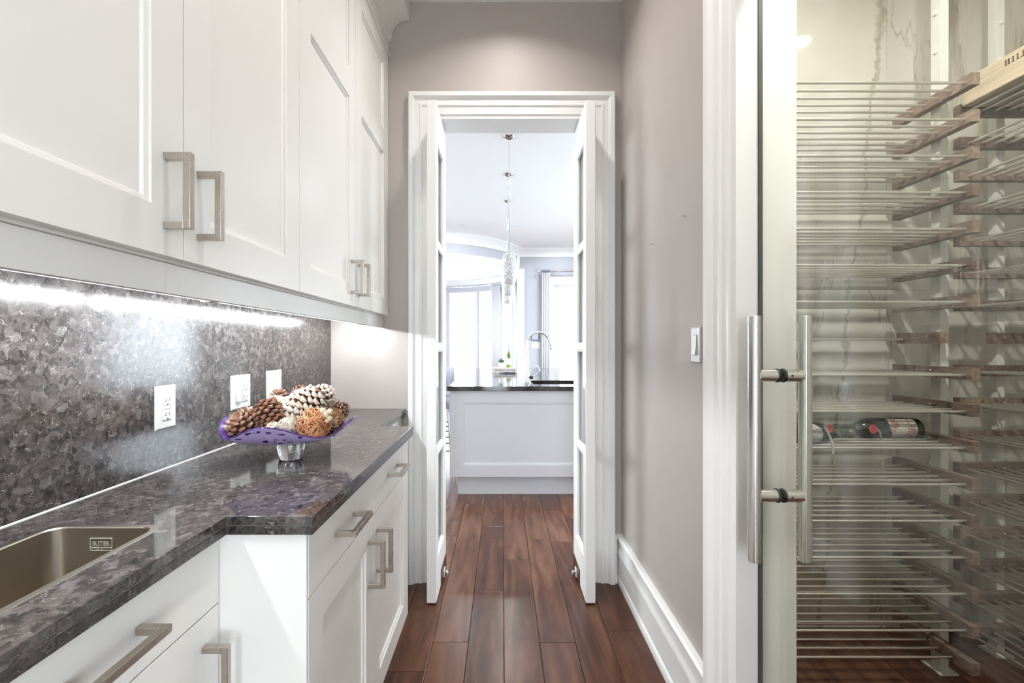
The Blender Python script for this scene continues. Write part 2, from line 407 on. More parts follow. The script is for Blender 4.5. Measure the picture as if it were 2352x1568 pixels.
fl = struct(B().box(KX0, KX1, -2.6, 12.0, -0.06, -0.012), 'floor', 'floor_gap', 'dark stained walnut plank floor running through the pantry', 'floor')
PW, PX = 0.151, 0.0065
joints = {0: [2.673, 1.35, 3.95], -1: [3.16, 2.317, 1.1], -2: [3.61, 1.924, 0.75], 1: [2.95, 1.92, 0.9, 4.1], 2: [3.465, 2.91, 1.6], 3: [3.3, 2.0, 0.85], -3: [3.0, 1.75, 0.6], -4: [2.5, 1.3]}
def plank(x0, x1, y0, y1):
    g, c = 0.0007, 0.0016
    b = B(); o = lambda i, z: [(x0+g+i, y0+g+i, z), (x1-g-i, y0+g+i, z), (x1-g-i, y1-g-i, z), (x0+g+i, y1-g-i, z)]
    b.loops([o(0, -0.012), o(0, -c), o(c, 0)])
    return b.build('plank', 'floor', fl)
def plank_column(k, ya, yb):
    cuts = sorted(y for y in joints.get(k, []) if ya + 0.15 < y < yb - 0.15)
    if k not in joints:
        y = ya + random.uniform(0.3, 1.1)
        while y < yb - 0.2: cuts.append(y); y += random.uniform(0.8, 1.5)
    ys = [ya] + cuts + [yb]
    for a, c in zip(ys, ys[1:]): plank(PX + k*PW, PX + (k+1)*PW, a, c)
for k in range(-6, 4): plank_column(k, -0.3, 4.9)
for k in range(-12, -6): plank_column(k, 2.58, 5.6)
for k in range(4, 12): plank_column(k, 2.58, 4.9)
for k in range(5, 16): plank_column(k, 0.2, 2.02)
rest = B()
rest.box(-0.93, 0.632, -2.6, -0.3, -0.012, -0.0005); rest.box(KX0, KX1, 5.6, 12.0, -0.012, -0.0005)
rest.box(KX0, -12*PW+PX, 2.58, 5.6, -0.012, -0.0005); rest.box(12*PW+PX, KX1, 2.58, 5.6, -0.012, -0.0005); rest.box(-6*PW+PX, 12*PW+PX, 4.9, 5.6, -0.012, -0.0005)
tag(rest.build('far_planking', 'floor', fl), kind='stuff')

struct(B().box(-1.06, XL - 0.02, -2.6, YE, 0, ZC), 'wall_left', 'taupe', 'taupe painted wall behind the wall cabinets', 'wall')
b = B(); b.box(XR, XR+WT, -2.6, -1.70, 0, ZC); b.box(XR, XR+WT, -0.60, 0.335, 0, ZC); b.box(XR, XR+WT, -1.70, -0.60, 2.15, ZC); b.box(XR, XR+WT, YJ+0.015, YE, 0, ZC); b.box(XR, XR+WT, 0.335, YJ+0.015, 2.465, ZC)
struct(b, 'wall_right', 'taupe', 'taupe painted wall with the glazed wine cellar opening', 'wall')
b = B(); b.box(KX0, DX0-0.015, YE, YE+0.14, 0, KZ); b.box(DX1+0.015, KX1, YE, YE+0.14, 0, KZ); b.box(DX0-0.015, DX1+0.015, YE, YE+0.14, DZ+0.015, KZ)
struct(b, 'wall_end', 'taupe', 'taupe painted end wall around the double doorway', 'wall')
b = B(); b.box(-1.06, -0.70, -2.75, -2.6, 0, ZC); b.box(0.42, XR+WT, -2.75, -2.6, 0, ZC); b.box(-0.70, 0.42, -2.75, -2.6, 2.3, ZC)
struct(b, 'wall_back', 'trim', 'pale wall behind the viewer', 'wall')
t = thing('door_5', (-0.14, -2.68, 0.01), 'unseen glazed door added behind the viewer for fill daylight', 'door', None, 'structure')  # door added out of view so daylight fills surfaces facing the camera
f = B(); f.box(-0.69, -0.40, -2.70, -2.655, 0.01, 2.29); f.box(0.10, 0.41, -2.70, -2.655, 0.01, 2.29); f.box(-0.40, 0.10, -2.70, -2.655, 0.01, 0.25); f.box(-0.40, 0.10, -2.70, -2.655, 2.18, 2.29)
f.build('frame', 'trim', t, bevel=0.003)
B().box(-0.40, 0.10, -2.68, -2.674, 0.25, 2.18).build('pane', 'glass', t)
portal((-0.14, -2.76, 1.215), (PI/2, 0, 0), 0.50, 1.93)
struct(B().box(-1.06, XR+WT, -2.6, YE, ZC, ZC+0.1), 'ceiling', 'ceiling', 'flat white pantry ceiling', 'ceiling')
t = thing('door_6', (XR+0.07, -1.3, 0.01), 'unseen glazed door added in the right wall for side daylight', 'door', None, 'structure')  # invented opening, its side daylight lifts the base cabinet fronts
f = B(); f.box(XR+0.05, XR+0.095, -1.695, -1.61, 0.01, 2.14); f.box(XR+0.05, XR+0.095, -0.69, -0.605, 0.01, 2.14); f.box(XR+0.05, XR+0.095, -1.61, -0.69, 0.01, 0.14); f.box(XR+0.05, XR+0.095, -1.61, -0.69, 2.04, 2.14)
f.build('frame', 'trim', t, bevel=0.003)
B().box(XR+0.07, XR+0.076, -1.61, -0.69, 0.14, 2.04).build('pane', 'glass', t)
portal((XR+0.16, -1.15, 1.09), (PI/2, 0, PI/2), 0.92, 1.9)
# ceiling cornice
crown = [(0, 0), (0.018, 0), (0.018, 0.012), (0.030, 0.022), (0.052, 0.055), (0.068, 0.062), (0.068, 0.08), (0, 0.08)]
b = B(); b.prism([(YE - p[0], ZC-0.08+p[1]) for p in crown], 'x', -0.93, XR); struct(b, 'trim_1', 'trim', 'white ceiling cornice above the end wall', 'cornice')
b = B(); b.prism([(XR - p[0], ZC-0.08+p[1]) for p in crown], 'y', -2.6, YE-0.069); struct(b, 'trim_2', 'trim', 'white ceiling cornice along the right wall', 'cornice')

# door architraves
CASE = [(0, 0), (0, 0.011), (0.016, 0.015), (0.020, 0.020), (0.030, 0.020), (0.034, 0.014), (0.062, 0.016), (0.066, 0.022), (0.074, 0.022),
        (0.080, 0.018), (0.100, 0.020), (0.106, 0.027), (0.112, 0.034), (0.130, 0.036), (0.135, 0.032), (0.135, 0)]
struct(sweepU(B(), lambda u, v, p: (u, YE - p, v), DX0, DX1, DZ, CASE), 'trim_3', 'trim', 'white moulded architrave around the double doorway', 'architrave', smooth=30)
struct(sweepU(B(), lambda u, v, p: (u, YE + 0.14 + p, v), DX0, DX1, DZ, CASE), 'trim_4', 'trim', 'white architrave on the kitchen side of the doorway', 'architrave', smooth=30)
CASE2 = [(o * 1.1, p) for o, p in CASE]
struct(sweepU(B(), lambda u, v, p: (XR - p, u, v), 0.35, YJ, 2.45, CASE2), 'trim_5', 'trim', 'white moulded architrave around the wine cellar opening', 'architrave', smooth=30)
b = B(); b.box(DX0-0.015, DX0, YE, YE+0.14, 0, DZ); b.box(DX1, DX1+0.015, YE, YE+0.14, 0, DZ); b.box(DX0-0.015, DX1+0.015, YE, YE+0.14, DZ, DZ+0.015)
struct(b, 'trim_6', 'trim', 'white jamb lining of the double doorway', 'jamb')
b = B(); b.box(XR, XR+WT, YJ, YJ+0.015, 0, 2.45); b.box(XR, XR+WT, 0.335, 0.35, 0, 2.45); b.box(XR, XR+WT, 0.335, YJ+0.015, 2.45, 2.465)
struct(b, 'trim_7', 'trim', 'white jamb lining of the wine cellar opening', 'jamb')
# baseboards
BASE = [(0, 0), (0.024, 0), (0.024, 0.028), (0.020, 0.036), (0.017, 0.040), (0.017, 0.150), (0.022, 0.156), (0.022, 0.170), (0.017, 0.180), (0.016, 0.222), (0.026, 0.236), (0.027, 0.250), (0.018, 0.256), (0, 0.256)]
b = B(); b.prism([(XR - p[0], p[1]) for p in BASE], 'y', YJ + 0.149, YE); struct(b, 'baseboard_right', 'trim', 'tall white moulded baseboard along the right wall', 'baseboard', smooth=30)
b = B(); b.prism([(YE - p[0], p[1]) for p in BASE], 'x', DX1 + 0.136, XR - 0.0275); struct(b, 'baseboard_end', 'trim', 'short white baseboard return beside the doorway', 'baseboard', smooth=30)

# ------------------------------------------------------------------ pot lights
def downlight(x, y, z, power, color, lens, label, r=0.05, group=None, spread=PI):
    t = thing('recessed_downlight', (x, y, z), label, 'downlight', group)
    B().lathe([(r, -0.004), (r + 0.02, -0.004), (r + 0.022, 0.0), (r + 0.004, 0.0), (r, 0.002)], (x, y, z - 0.001), 28).build('trim_ring', 'trim', t, smooth=True)
    B().lathe([(0.001, -0.0022), (r, -0.0022), (r, -0.0012), (0.001, -0.0012)], (x, y, z - 0.001), 24).build('lens', lens, t)
    lamp('bulb', (x, y, z - 0.008), power, r * 1.9, color, t, spread)
WARM, COOL = (1.0, 0.955, 0.90), (0.88, 0.94, 1.0)
BEAM = math.radians(129)
downlight(0.03, 1.92, ZC, POT_W, WARM, 'lamp_lens', 'recessed ceiling downlight just inside the double doors', spread=BEAM)
downlight(0.03, 0.80, ZC, POT_W, WARM, 'lamp_lens', 'recessed ceiling downlight over the sink end of the pantry', spread=BEAM)
downlight(0.03, -0.5, ZC, REAR_FILL_W, WARM, 'lamp_lens', 'unseen downlight added for fill behind the viewer')  # this lamp and the next are unseen, added as fill from behind
downlight(0.03, -1.7, ZC, REAR_FILL_W, WARM, 'lamp_lens', 'rearmost unseen downlight added for fill in the pantry')

# ------------------------------------------------------------------ cabinet parts
BEAD = [(0, 0), (0.0005, 0.004), (0.004, 0.0045), (0.010, 0.006), (0.013, 0.0105), (0.0145, 0.0105)]
def bar_handle(parent, mp, L=0.137, so=0.048, t=0.0125):
    """squared bow handle; mp(u, v, d): u along the bar, v across, d away from the face"""
    b = B()
    def bx(u0, u1, v0, v1, d0, d1):
        vs = [mp(u, v, d) for d in (d0, d1) for u, v in ((u0, v0), (u1, v0), (u1, v1), (u0, v1))]
        b.add(vs, [(0,3,2,1),(4,5,6,7),(0,1,5,4),(1,2,6,5),(2,3,7,6),(3,0,4,7)])
    h = t / 2
    bx(-L/2, -L/2 + t, -h, h, 0, so - t); bx(L/2 - t, L/2, -h, h, 0, so - t); bx(-L/2, L/2, -h, h, so - t, so)
    return tag(b.build('handle', 'nickel', parent, bevel=0.001), 'squared brushed nickel handle')
def door_x(parent, xf, y0, y1, z0, z1, panels, stile=0.078, th=0.02, name='door', mat='cabinet'):
    """front facing +X at x = xf with recessed panels given as z ranges"""
    g = 0.0015; y0 += g; y1 -= g; z0 += g; z1 -= g
    b = B(); b.box(xf-th, xf, y0, y0+stile, z0, z1); b.box(xf-th, xf, y1-stile, y1, z0, z1)
    zs = [z0] + [z for p in panels for z in p] + [z1]
    for i in range(0, len(zs), 2): b.box(xf-th, xf, y0+stile, y1-stile, zs[i], zs[i+1])
    d = b.build(name, mat, parent)
    for pz0, pz1 in panels:
        pb = B(); rings(pb, lambda u, v, q: (xf - q, u, v), y0+stile, y1-stile, pz0, pz1, BEAD)
        pb.box(xf-th+0.002, xf-0.012, y0+stile, y1-stile, pz0, pz1)
        pb.build('panel', mat, d)
    return d

UX, UZ0, UZT = -0.606, 1.412, 2.79
uy = [0.371, 0.865, 1.359, 1.879, 2.402]
upper = []
for i, lab in ((0, 'white two-door wall cabinet above the sink with large near handles'), (2, 'white two-door wall cabinet beside the doorway wall')):
    t = thing('wall_cabinet', (-0.76, (uy[i]+uy[i+2])/2, UZ0), lab, 'cabinet', 'wall cabinets over the counter')
    y0, y1 = uy[i], uy[i+2]
    body = B().box(XL-0.019, UX-0.0215, y0+0.0005, y1-0.0005, UZ0-0.004, UZT+0.2)
    if i == 2: body.box(UX-0.06, UX-0.002, y1-0.0005, YE-0.001, UZ0-0.004, UZT+0.2)
    body.build('body', 'cabinet', t, bevel=0.001)
    for k in (0, 1):
        d = door_x(t, UX, uy[i+k], uy[i+k+1], UZ0, UZT, [(UZ0+0.086, 2.24), (2.357, UZT-0.09)])
        hy = uy[i+1] + (-0.046 if k == 0 else 0.043)
        bar_handle(d, lambda u, v, q: (UX + q, hy + v, 1.529 + u))
CR = [(UX-0.02, UZT), (UX+0.006, UZT), (UX+0.008, UZT+0.012), (UX+0.001, UZT+0.018), (UX+0.001, UZT+0.078), (UX+0.014, UZT+0.080), (UX+0.015, UZT+0.094)]
for a in range(0, 91, 15):
    CR.append((UX + 0.018 + 0.088 * (1 - math.cos(math.radians(a))), UZT + 0.098 + 0.095 * math.sin(math.radians(a))))
CR += [(UX+0.112, UZT+0.195), (UX+0.112, ZC-0.002), (UX-0.02, ZC-0.002)]
ob = B().prism(CR, 'y', 0.371, YE-0.001).build('cabinet_cornice', 'cabinet', smooth=25)
tag(ob, 'cream coved cornice along the top of the wall cabinets', 'cornice')
VX, VZ = -0.634, 1.35
for a, c, lab in ((0.371, 0.858, 'white pelmet board under the nearest wall cabinet door'), (0.8595, YE-0.001, 'long white pelmet board under the far wall cabinets')):
    tag(B().box(VX-0.018, VX, a, c, VZ, UZ0-0.0045).build('light_pelmet', 'cabinet', bevel=0.0008), lab, 'pelmet', 'pelmet boards under the wall cabinets')
b = B().box(-0.765, -0.735, 0.375, 2.36, 1.376, UZ0-0.0045); t = b.build('led_light_bar', 'trim')
tag(t, 'glowing white strip light under the wall cabinets', 'strip light')
B().box(-0.757, -0.743, 0.38, 1.145, 1.366, 1.376).build('diffuser', 'led', t)
B().box(-0.757, -0.743, 1.185, 2.355, 1.366, 1.376).build('diffuser', 'led', t)
B().box(-0.762, -0.738, 1.147, 1.183, 1.362, 1.376).build('connector', 'plastic', t, bevel=0.001)

# backsplash
bs = B().box(XL-0.02, XL, 0.1, YE-0.001, 0.9195, UZ0+0.03).build('backsplash', 'granite')
tag(bs, 'mottled grey brown granite backsplash behind the counter', 'backsplash')
B().prism([(XL, 0.9192), (XL+0.0028, 0.9192), (XL, 0.9220)], 'y', 0.1, YE-0.001).build('caulk_line', 'caulk', bs)

# ------------------------------------------------------------------ counter, sink, base cabinets
TZ, TH = 0.919, 0.036
BX, SX, NX = -0.370, -0.537, -0.513
Y_B0, Y_B1, Y_T0 = 0.885, 1.888, 0.12
outer = [(XL-0.018, Y_T0), (SX, Y_T0), (SX, Y_B0), (BX, Y_B0), (BX, Y_B1), (NX, Y_B1), (NX, YE-0.0015), (XL-0.018, YE-0.0015)]
SK = (-0.830, -0.621, 0.46, 0.842)
hole = rrect(SK[0]+0.004, SK[1]-0.004, SK[2]+0.004, SK[3]-0.004, 0.022, 5)[::-1]
ct = thing('worktop', (-0.65, 1.2, TZ-TH), 'polished brown granite worktop stepping out past the sink', 'worktop')
slab('slab', outer, [hole], TZ-0.0180, TZ, 'granite_top', ct, 0.0012)
inn = [(XL-0.016, Y_T0+0.002), (SX-0.0006, Y_T0+0.002), (SX-0.0006, Y_B0+0.0006), (BX-0.0006, Y_B0+0.0006), (BX-0.0006, Y_B1-0.0006), (NX-0.0006, Y_B1-0.0006), (NX-0.0006, YE-0.002), (XL-0.016, YE-0.002)]
slab('glue_joint', inn, [hole], TZ-0.0188, TZ-0.0180, 'glue', ct)
slab('edge_band', outer, [hole], TZ-TH, TZ-0.0188, 'granite_edge', ct, 0.0012)

sk = thing('inset_sink', ((SK[0]+SK[1])/2, (SK[2]+SK[3])/2, TZ-0.17), 'rectangular stainless steel sink let into the granite worktop', 'sink')
b = B(); L = lambda i, z, r: [(x, y, z) for x, y in rrect(SK[0]+i, SK[1]-i, SK[2]+i, SK[3]-i, r, 6)]
b.loops([L(0, TZ+0.0002, 0.024), L(0.0008, TZ+0.0012, 0.024), L(0.010, TZ+0.0012, 0.026), L(0.0118, TZ-0.001, 0.026), L(0.014, TZ-0.13, 0.028), L(0.020, TZ-0.148, 0.030), L(0.034, TZ-0.156, 0.032)], False, True)
b.build('bowl', 'sink_steel', sk, smooth=35)
B().lathe([(0.001, 0.0), (0.030, 0.0), (0.040, 0.003), (0.042, 0.001), (0.042, -0.003), (0.001, -0.003)], (-0.725, 0.65, TZ-0.155), 24).build('drain', 'chrome', sk, smooth=True)
lx, ly, lz = -0.7305, SK[3]-0.0118-0.0022, 0.8895
fr = B()
for a, c, d, e in ((-0.020, 0.020, 0.0108, 0.0114), (-0.020, 0.020, -0.0114, -0.0108), (-0.020, 0.020, -0.0062, -0.0056), (-0.020, -0.0194, -0.0114, 0.0114), (0.0194, 0.020, -0.0114, 0.0114), (0.0002, 0.0028, -0.0101, -0.0095), (0.0002, 0.0028, -0.0080, -0.0074), (0.0002, 0.0008, -0.0101, -0.0074), (0.0022, 0.0028, -0.0101, -0.0074)):
    fr.box(lx+a, lx+c, ly-0.0004, ly+0.0015, lz+d, lz+e)
mk = fr.build('maker_mark', 'etched', sk)
text_mesh('SUTER', 0.0112, 0.0002, 'etched', 'lettering', mk, (lx, ly - 0.0002, lz - 0.0022), (PI/2, 0, 0))
text_mesh('inox', 0.0040, 0.0002, 'etched', 'lettering', mk, (lx-0.0068, ly - 0.0002, lz - 0.0102), (PI/2, 0, 0))

BZ0, DZ0, BTOP = 0.16, 0.746, TZ-TH-0.001
def base_unit(name_label, xf, y0, y1, group, drawer_handle_y, door_handle_y, door_stile=0.07, end_panel=False, plain_door=False):
    t = thing('base_cabinet', ((xf+XL)/2, (y0+y1)/2, 0), name_label, 'cabinet', group)
    if plain_door:
        for a in ((XL-0.018, xf-0.021, y0+0.0005, y0+0.018, BZ0, BTOP), (XL-0.018, xf-0.021, y1-0.018, y1-0.0005, BZ0, BTOP), (XL-0.018, xf-0.021, y0+0.018, y1-0.018, BZ0, BZ0+0.018), (XL-0.018, XL, y0+0.018, y1-0.018, BZ0+0.018, BTOP)):
            B().box(*a).build('carcass_board', 'cabinet', t)
    else: B().box(XL-0.018, xf-0.021, y0+0.0005, y1-0.0005, BZ0, BTOP).build('body', 'cabinet', t)
    B().box(XL-0.018, xf-0.085, y0+0.0005, y1-0.0005, 0.0005, BZ0).build('toe_kick', 'cabinet', t)
    dr = B().box(xf-0.02, xf, y0+0.0015, y1-0.0015, DZ0+0.0015, BTOP-0.004).build('drawer', 'cabinet', t, bevel=0.001)
    zz = (DZ0 + BTOP) / 2 + 0.002
    bar_handle(dr, lambda u, v, q: (xf + q, drawer_handle_y + u, zz + v))
    if plain_door: d = B().box(xf-0.02, xf, y0+0.0015, y1-0.0015, BZ0+0.0015, DZ0-0.0015).build('door', 'cabinet', t, bevel=0.001)
    else: d = door_x(t, xf, y0, y1, BZ0, DZ0, [(BZ0+0.075, DZ0-0.075)], stile=door_stile)
    bar_handle(d, lambda u, v, q: (xf + q, door_handle_y + v, 0.623 + u))
    return t
FX, SFX = -0.386, -0.558
base_unit('white sink base cabinet in the recessed near run', SFX, 0.42, 0.897, 'base cabinets under the counter', 0.635, 0.850, plain_door=True)
t1 = base_unit('white base cabinet with its side panel at the counter step', FX, 0.905, 1.359, 'base cabinets under the counter', 1.118, 1.311)
B().box(SFX-0.02, FX-0.0008, 0.898, 0.9045, BZ0, BTOP).build('side_panel', 'cabinet', t1, bevel=0.0008)
t2 = base_unit('white base cabinet nearest the double doors', FX, 1.359, 1.848, 'base cabinets under the counter', 1.60, 1.402)
B().box(XL-0.018, FX-0.0008, 1.8485, 1.862, BZ0, BTOP).build('side_panel', 'cabinet', t2, bevel=0.0008)
t = thing('base_cabinet', (-0.72, 2.14, 0), 'narrow shallow white base unit under the notched counter end', 'cabinet', 'base cabinets under the counter')
B().box(XL-0.018, -0.553, 1.863, YE-0.002, BZ0, BTOP).build('body', 'cabinet', t)
B().box(XL-0.018, -0.61, 1.863, YE-0.002, 0.0005, BZ0).build('toe_kick', 'cabinet', t)
B().box(-0.5525, -0.533, 1.866, YE-0.004, BZ0+0.002, BTOP-0.004).build('front_panel', 'cabinet', t, bevel=0.001)

# ------------------------------------------------------------------ wall plates
def plate(y, z, wd, label, devices, h=0.117, mirror=False, xw=XL, sx=1):
    t = thing('wall_plate', (xw, y, z - h/2), label, 'wall plate', None if mirror else 'wall plates on the granite')
    b = B(); mp = lambda u, v, d: (xw + sx*d, y + u, z + v)
    rings(b, mp, -wd/2, wd/2, -h/2, h/2, [(0, 0), (0, 0.0022), (0.0045, 0.0055)]); b.build('cover', 'outlet_plastic', t)
    def bx(bb, u0, u1, v0, v1, d0, d1):
        bb.box(xw + sx*d0, xw + sx*d1, y+u0, y+u1, z+v0, z+v1)
    for kind, du in devices:
        if kind == 'blank':
            for v in (-0.048, 0.048): B().lathe([(0.0001, 0.0), (0.0032, 0.0), (0.0026, 0.0012), (0.0001, 0.0014)], (xw + sx*0.0056, y+du, z+v), 12, 'x').build('screw', 'nickel', t)
            continue
        for v in (-0.0485, 0.0485):
            B().lathe([(0.0001, 0.0), (0.0028, 0.0), (0.0022, 0.001), (0.0001, 0.0012)], (xw + sx*0.0056, y+du, z+v), 10, 'x').build('screw', 'outlet_plastic', t)
        if kind == 'outlet':
            o = B(); bx(o, du-0.0165, du+0.0165, -0.0335, 0.0335, 0.005, 0.008); o = o.build('receptacle', 'outlet_plastic', t, bevel=0.0006)
            for v in (0.019, -0.019):
                for a, c, d, e in ((-0.0075, -0.0055, -0.004, 0.005), (-0.0110, -0.0055, -0.004, -0.0022), (0.0055, 0.0072, -0.0035, 0.0045), (-0.0022, 0.0022, -0.0135, -0.0095)):
                    q = B(); bx(q, du+a, du+c, v+d, v+e, 0.0078, 0.0083); q.build('slot', 'slot', o)
            q = B(); bx(q, du-0.0165, du+0.0165, 0.0046, 0.0054, 0.0078, 0.0083); q.build('slot', 'slot', o)
            q = B(); bx(q, du-0.014, du+0.014, -0.0040, 0.0035, 0.008, 0.0092); q.build('test_button', 'outlet_plastic', o, bevel=0.0004)
            q = B(); bx(q, du+0.009, du+0.011, -0.0015, 0.0020, 0.0091, 0.0095); q.build('indicator', 'slot', o)
        if kind == 'switch':
            o = B(); bx(o, du-0.0165, du+0.0165, -0.0335, 0.0335, 0.005, 0.0068); o = o.build('switch_frame', 'outlet_plastic', t, bevel=0.0005)
            q = B(); q.prism([(xw+sx*0.0066, z-0.0325), (xw+sx*0.0125, z-0.031), (xw+sx*0.0085, z+0.002), (xw+sx*0.0082, z+0.031), (xw+sx*0.0066, z+0.0325)], 'y', y+du-0.0125, y+du+0.0125)
            q.build('rocker', 'outlet_plastic', o)
            q = B(); bx(q, du-0.0135, du+0.0135, 0.0326, 0.0331, 0.0064, 0.0071); q.build('slot', 'slot', o)
    return t
plate(1.229, 1.086, 0.074, 'white single outlet plate above the sink, nearest on the granite', [('outlet', 0.0)])
plate(1.582, 1.092, 0.116, 'white double plate with a rocker switch and an outlet', [('switch', -0.023), ('outlet', 0.023)])
plate(1.813, 1.096, 0.116, 'white blank double plate behind the bowl', [('blank', -0.023), ('blank', 0.023)])
plate(1.478, 1.254, 0.074, 'white rocker switch plate on the taupe wall beside the cellar', [('switch', 0.0)], mirror=True, xw=XR-0.0002, sx=-1)
for px, py, lab in ((1575, 497, 'small nail high in the right wall near the cellar casing'), (1500, 562, 'small nail in the right wall farther from the cellar casing')):
    y = F * XR / (px - CX); z = CZ - (py - CY) * y / F
    n_ = B().tube([(XR+0.004, y, z), (XR-0.012, y, z+0.003)], 0.0012, 8); n_.lathe([(0.0002, -0.0005), (0.0035, -0.0005), (0.0035, 0.0005), (0.0002, 0.0005)], (XR-0.0125, y, z+0.003), 10, 'x')
    tag(n_.build('wall_nail', 'nickel'), lab, 'nail', 'nails left in the right wall')

# ------------------------------------------------------------------ double doors with glass panes
def door_leaf(n, x0, x1, y0, y1, label, inner):
    t = thing('door_%d' % n, ((x0+x1)/2, y1, 0.006), label, 'door', None, 'structure')
    z0, z1 = 0.008, 2.440; st = 0.072; zr = [0.205, 2.285]
    B().box(x0, x1, y0, y0+st, z0, z1).build('stile', 'trim', t, bevel=0.003, seg=3)
    B().box(x0, x1, y1-st, y1, z0, z1).build('stile', 'trim', t, bevel=0.002)
    B().box(x0+0.0003, x1-0.0003, y0+st, y1-st, z0, zr[0]).build('rail', 'trim', t, bevel=0.001)
    B().box(x0+0.0003, x1-0.0003, y0+st, y1-st, zr[1], z1).build('rail', 'trim', t, bevel=0.001)
    mt = 0.022; hgt = (zr[1]-zr[0]-3*mt)/4
    for k in range(4):
        a = zr[0] + k*(hgt+mt); c = a + hgt
        if k < 3: B().box(x0+0.0015, x1-0.0015, y0+st, y1-st, c, c+mt).build('muntin', 'trim', t, bevel=0.002)
        xm = (x0+x1)/2
        p = B().box(xm-0.003, xm+0.003, y0+st-0.004, y1-st+0.004, a-0.004, c+0.004).build('pane', 'glass', t)
        for s, xf in ((1, x1), (-1, x0)):
            bb = B(); rings(bb, lambda u, v, d: (xf - s*d, u, v), y0+st, y1-st, a, c, [(0, 0.001), (0.003, 0.003), (0.011, 0.007), (0.013, 0.012), (0.013, 0.019), (0, 0.019)], False); bb.build('glazing_bead', 'trim', p)
    for s, xf in ((1, x1), (-1, x0)):
        B().box(xf, xf + s*0.0025, y0+0.010, y0+0.060, 0.775, 1.075).build('push_plate', 'steel', t, bevel=0.0006)
    xi, s = (x1, 1) if inner > 0 else (x0, -1)
    B().box(xi, xi + s*0.004, y0+0.165, y1-0.004, 0.010, 0.088).build('kick_plate', 'bronze', t, bevel=0.001)
    k = B(); k.box(xi + s*0.004, xi + s*0.010, y1-0.14, y1-0.10, 0.012, 0.055); k = k.build('floor_catch', 'white_metal', t, bevel=0.002)
    B().lathe([(0.001, -0.012), (0.010, -0.011), (0.012, 0.0), (0.010, 0.011), (0.001, 0.012)], (xi + s*0.020, y1-0.12, 0.03), 14, 'y').build('roller', 'chrome', k, smooth=True)
door_leaf(1, -0.366, -0.320, 2.198, 2.575, 'left white glazed door leaf standing open into the pantry', 1)
door_leaf(2, 0.403, 0.450, 2.198, 2.575, 'right white glazed door leaf standing open into the pantry', -1)

# ------------------------------------------------------------------ wine cellar
CYB, CXR, CZC = 2.02, 2.42, 2.95
wb = struct(B().box(XR+WT, CXR+0.1, CYB+0.012, CYB+0.1, 0, ZC), 'wall_cellar_back', 'caulk', 'cream marble clad back wall of the wine cellar', 'wall')
xs = [XR+WT, 1.705, CXR]
for a, c in zip(xs, xs[1:]):
    for z0, z1 in ((0.0, 1.5), (1.5, CZC)):
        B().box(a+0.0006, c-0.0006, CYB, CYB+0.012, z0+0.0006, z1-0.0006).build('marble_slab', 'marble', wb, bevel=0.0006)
wr = struct(B().box(CXR+0.012, CXR+0.1, 0.15, CYB+0.012, 0, ZC), 'wall_cellar_right', 'caulk', 'cream marble clad side wall of the wine cellar', 'wall')
for a, c in ((0.15, 1.1), (1.1, CYB)):
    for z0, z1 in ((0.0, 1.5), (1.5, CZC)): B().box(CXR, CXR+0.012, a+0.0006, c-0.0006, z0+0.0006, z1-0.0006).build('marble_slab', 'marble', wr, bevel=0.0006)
struct(B().box(XR+WT, CXR+0.1, 0.0, 0.15, 0, ZC), 'wall_cellar_near', 'trim', 'white near wall of the wine cellar', 'wall')
struct(B().box(XR+WT, CXR+0.1, 0.15, CYB+0.012, CZC, CZC+0.06), 'ceiling_cellar', 'ceiling', 'white ceiling of the wine cellar', 'ceiling')
downlight(1.66, 1.50, CZC, CELLAR_W*0.45, (1.0, 0.975, 0.92), 'lamp_lens', 'recessed downlight in the wine cellar ceiling near the box')
downlight(1.02, 1.50, CZC, CELLAR_W*1.7, (1.0, 0.975, 0.92), 'lamp_lens', 'recessed downlight in the wine cellar ceiling near the jamb')
downlight(1.00, 0.72, CZC, CELLAR_FILL_W, (1.0, 0.975, 0.92), 'lamp_lens', 'unseen fill downlight added in the near end of the wine cellar ceiling')  # added lamp, fills the lower cellar and the cabinets across the glass

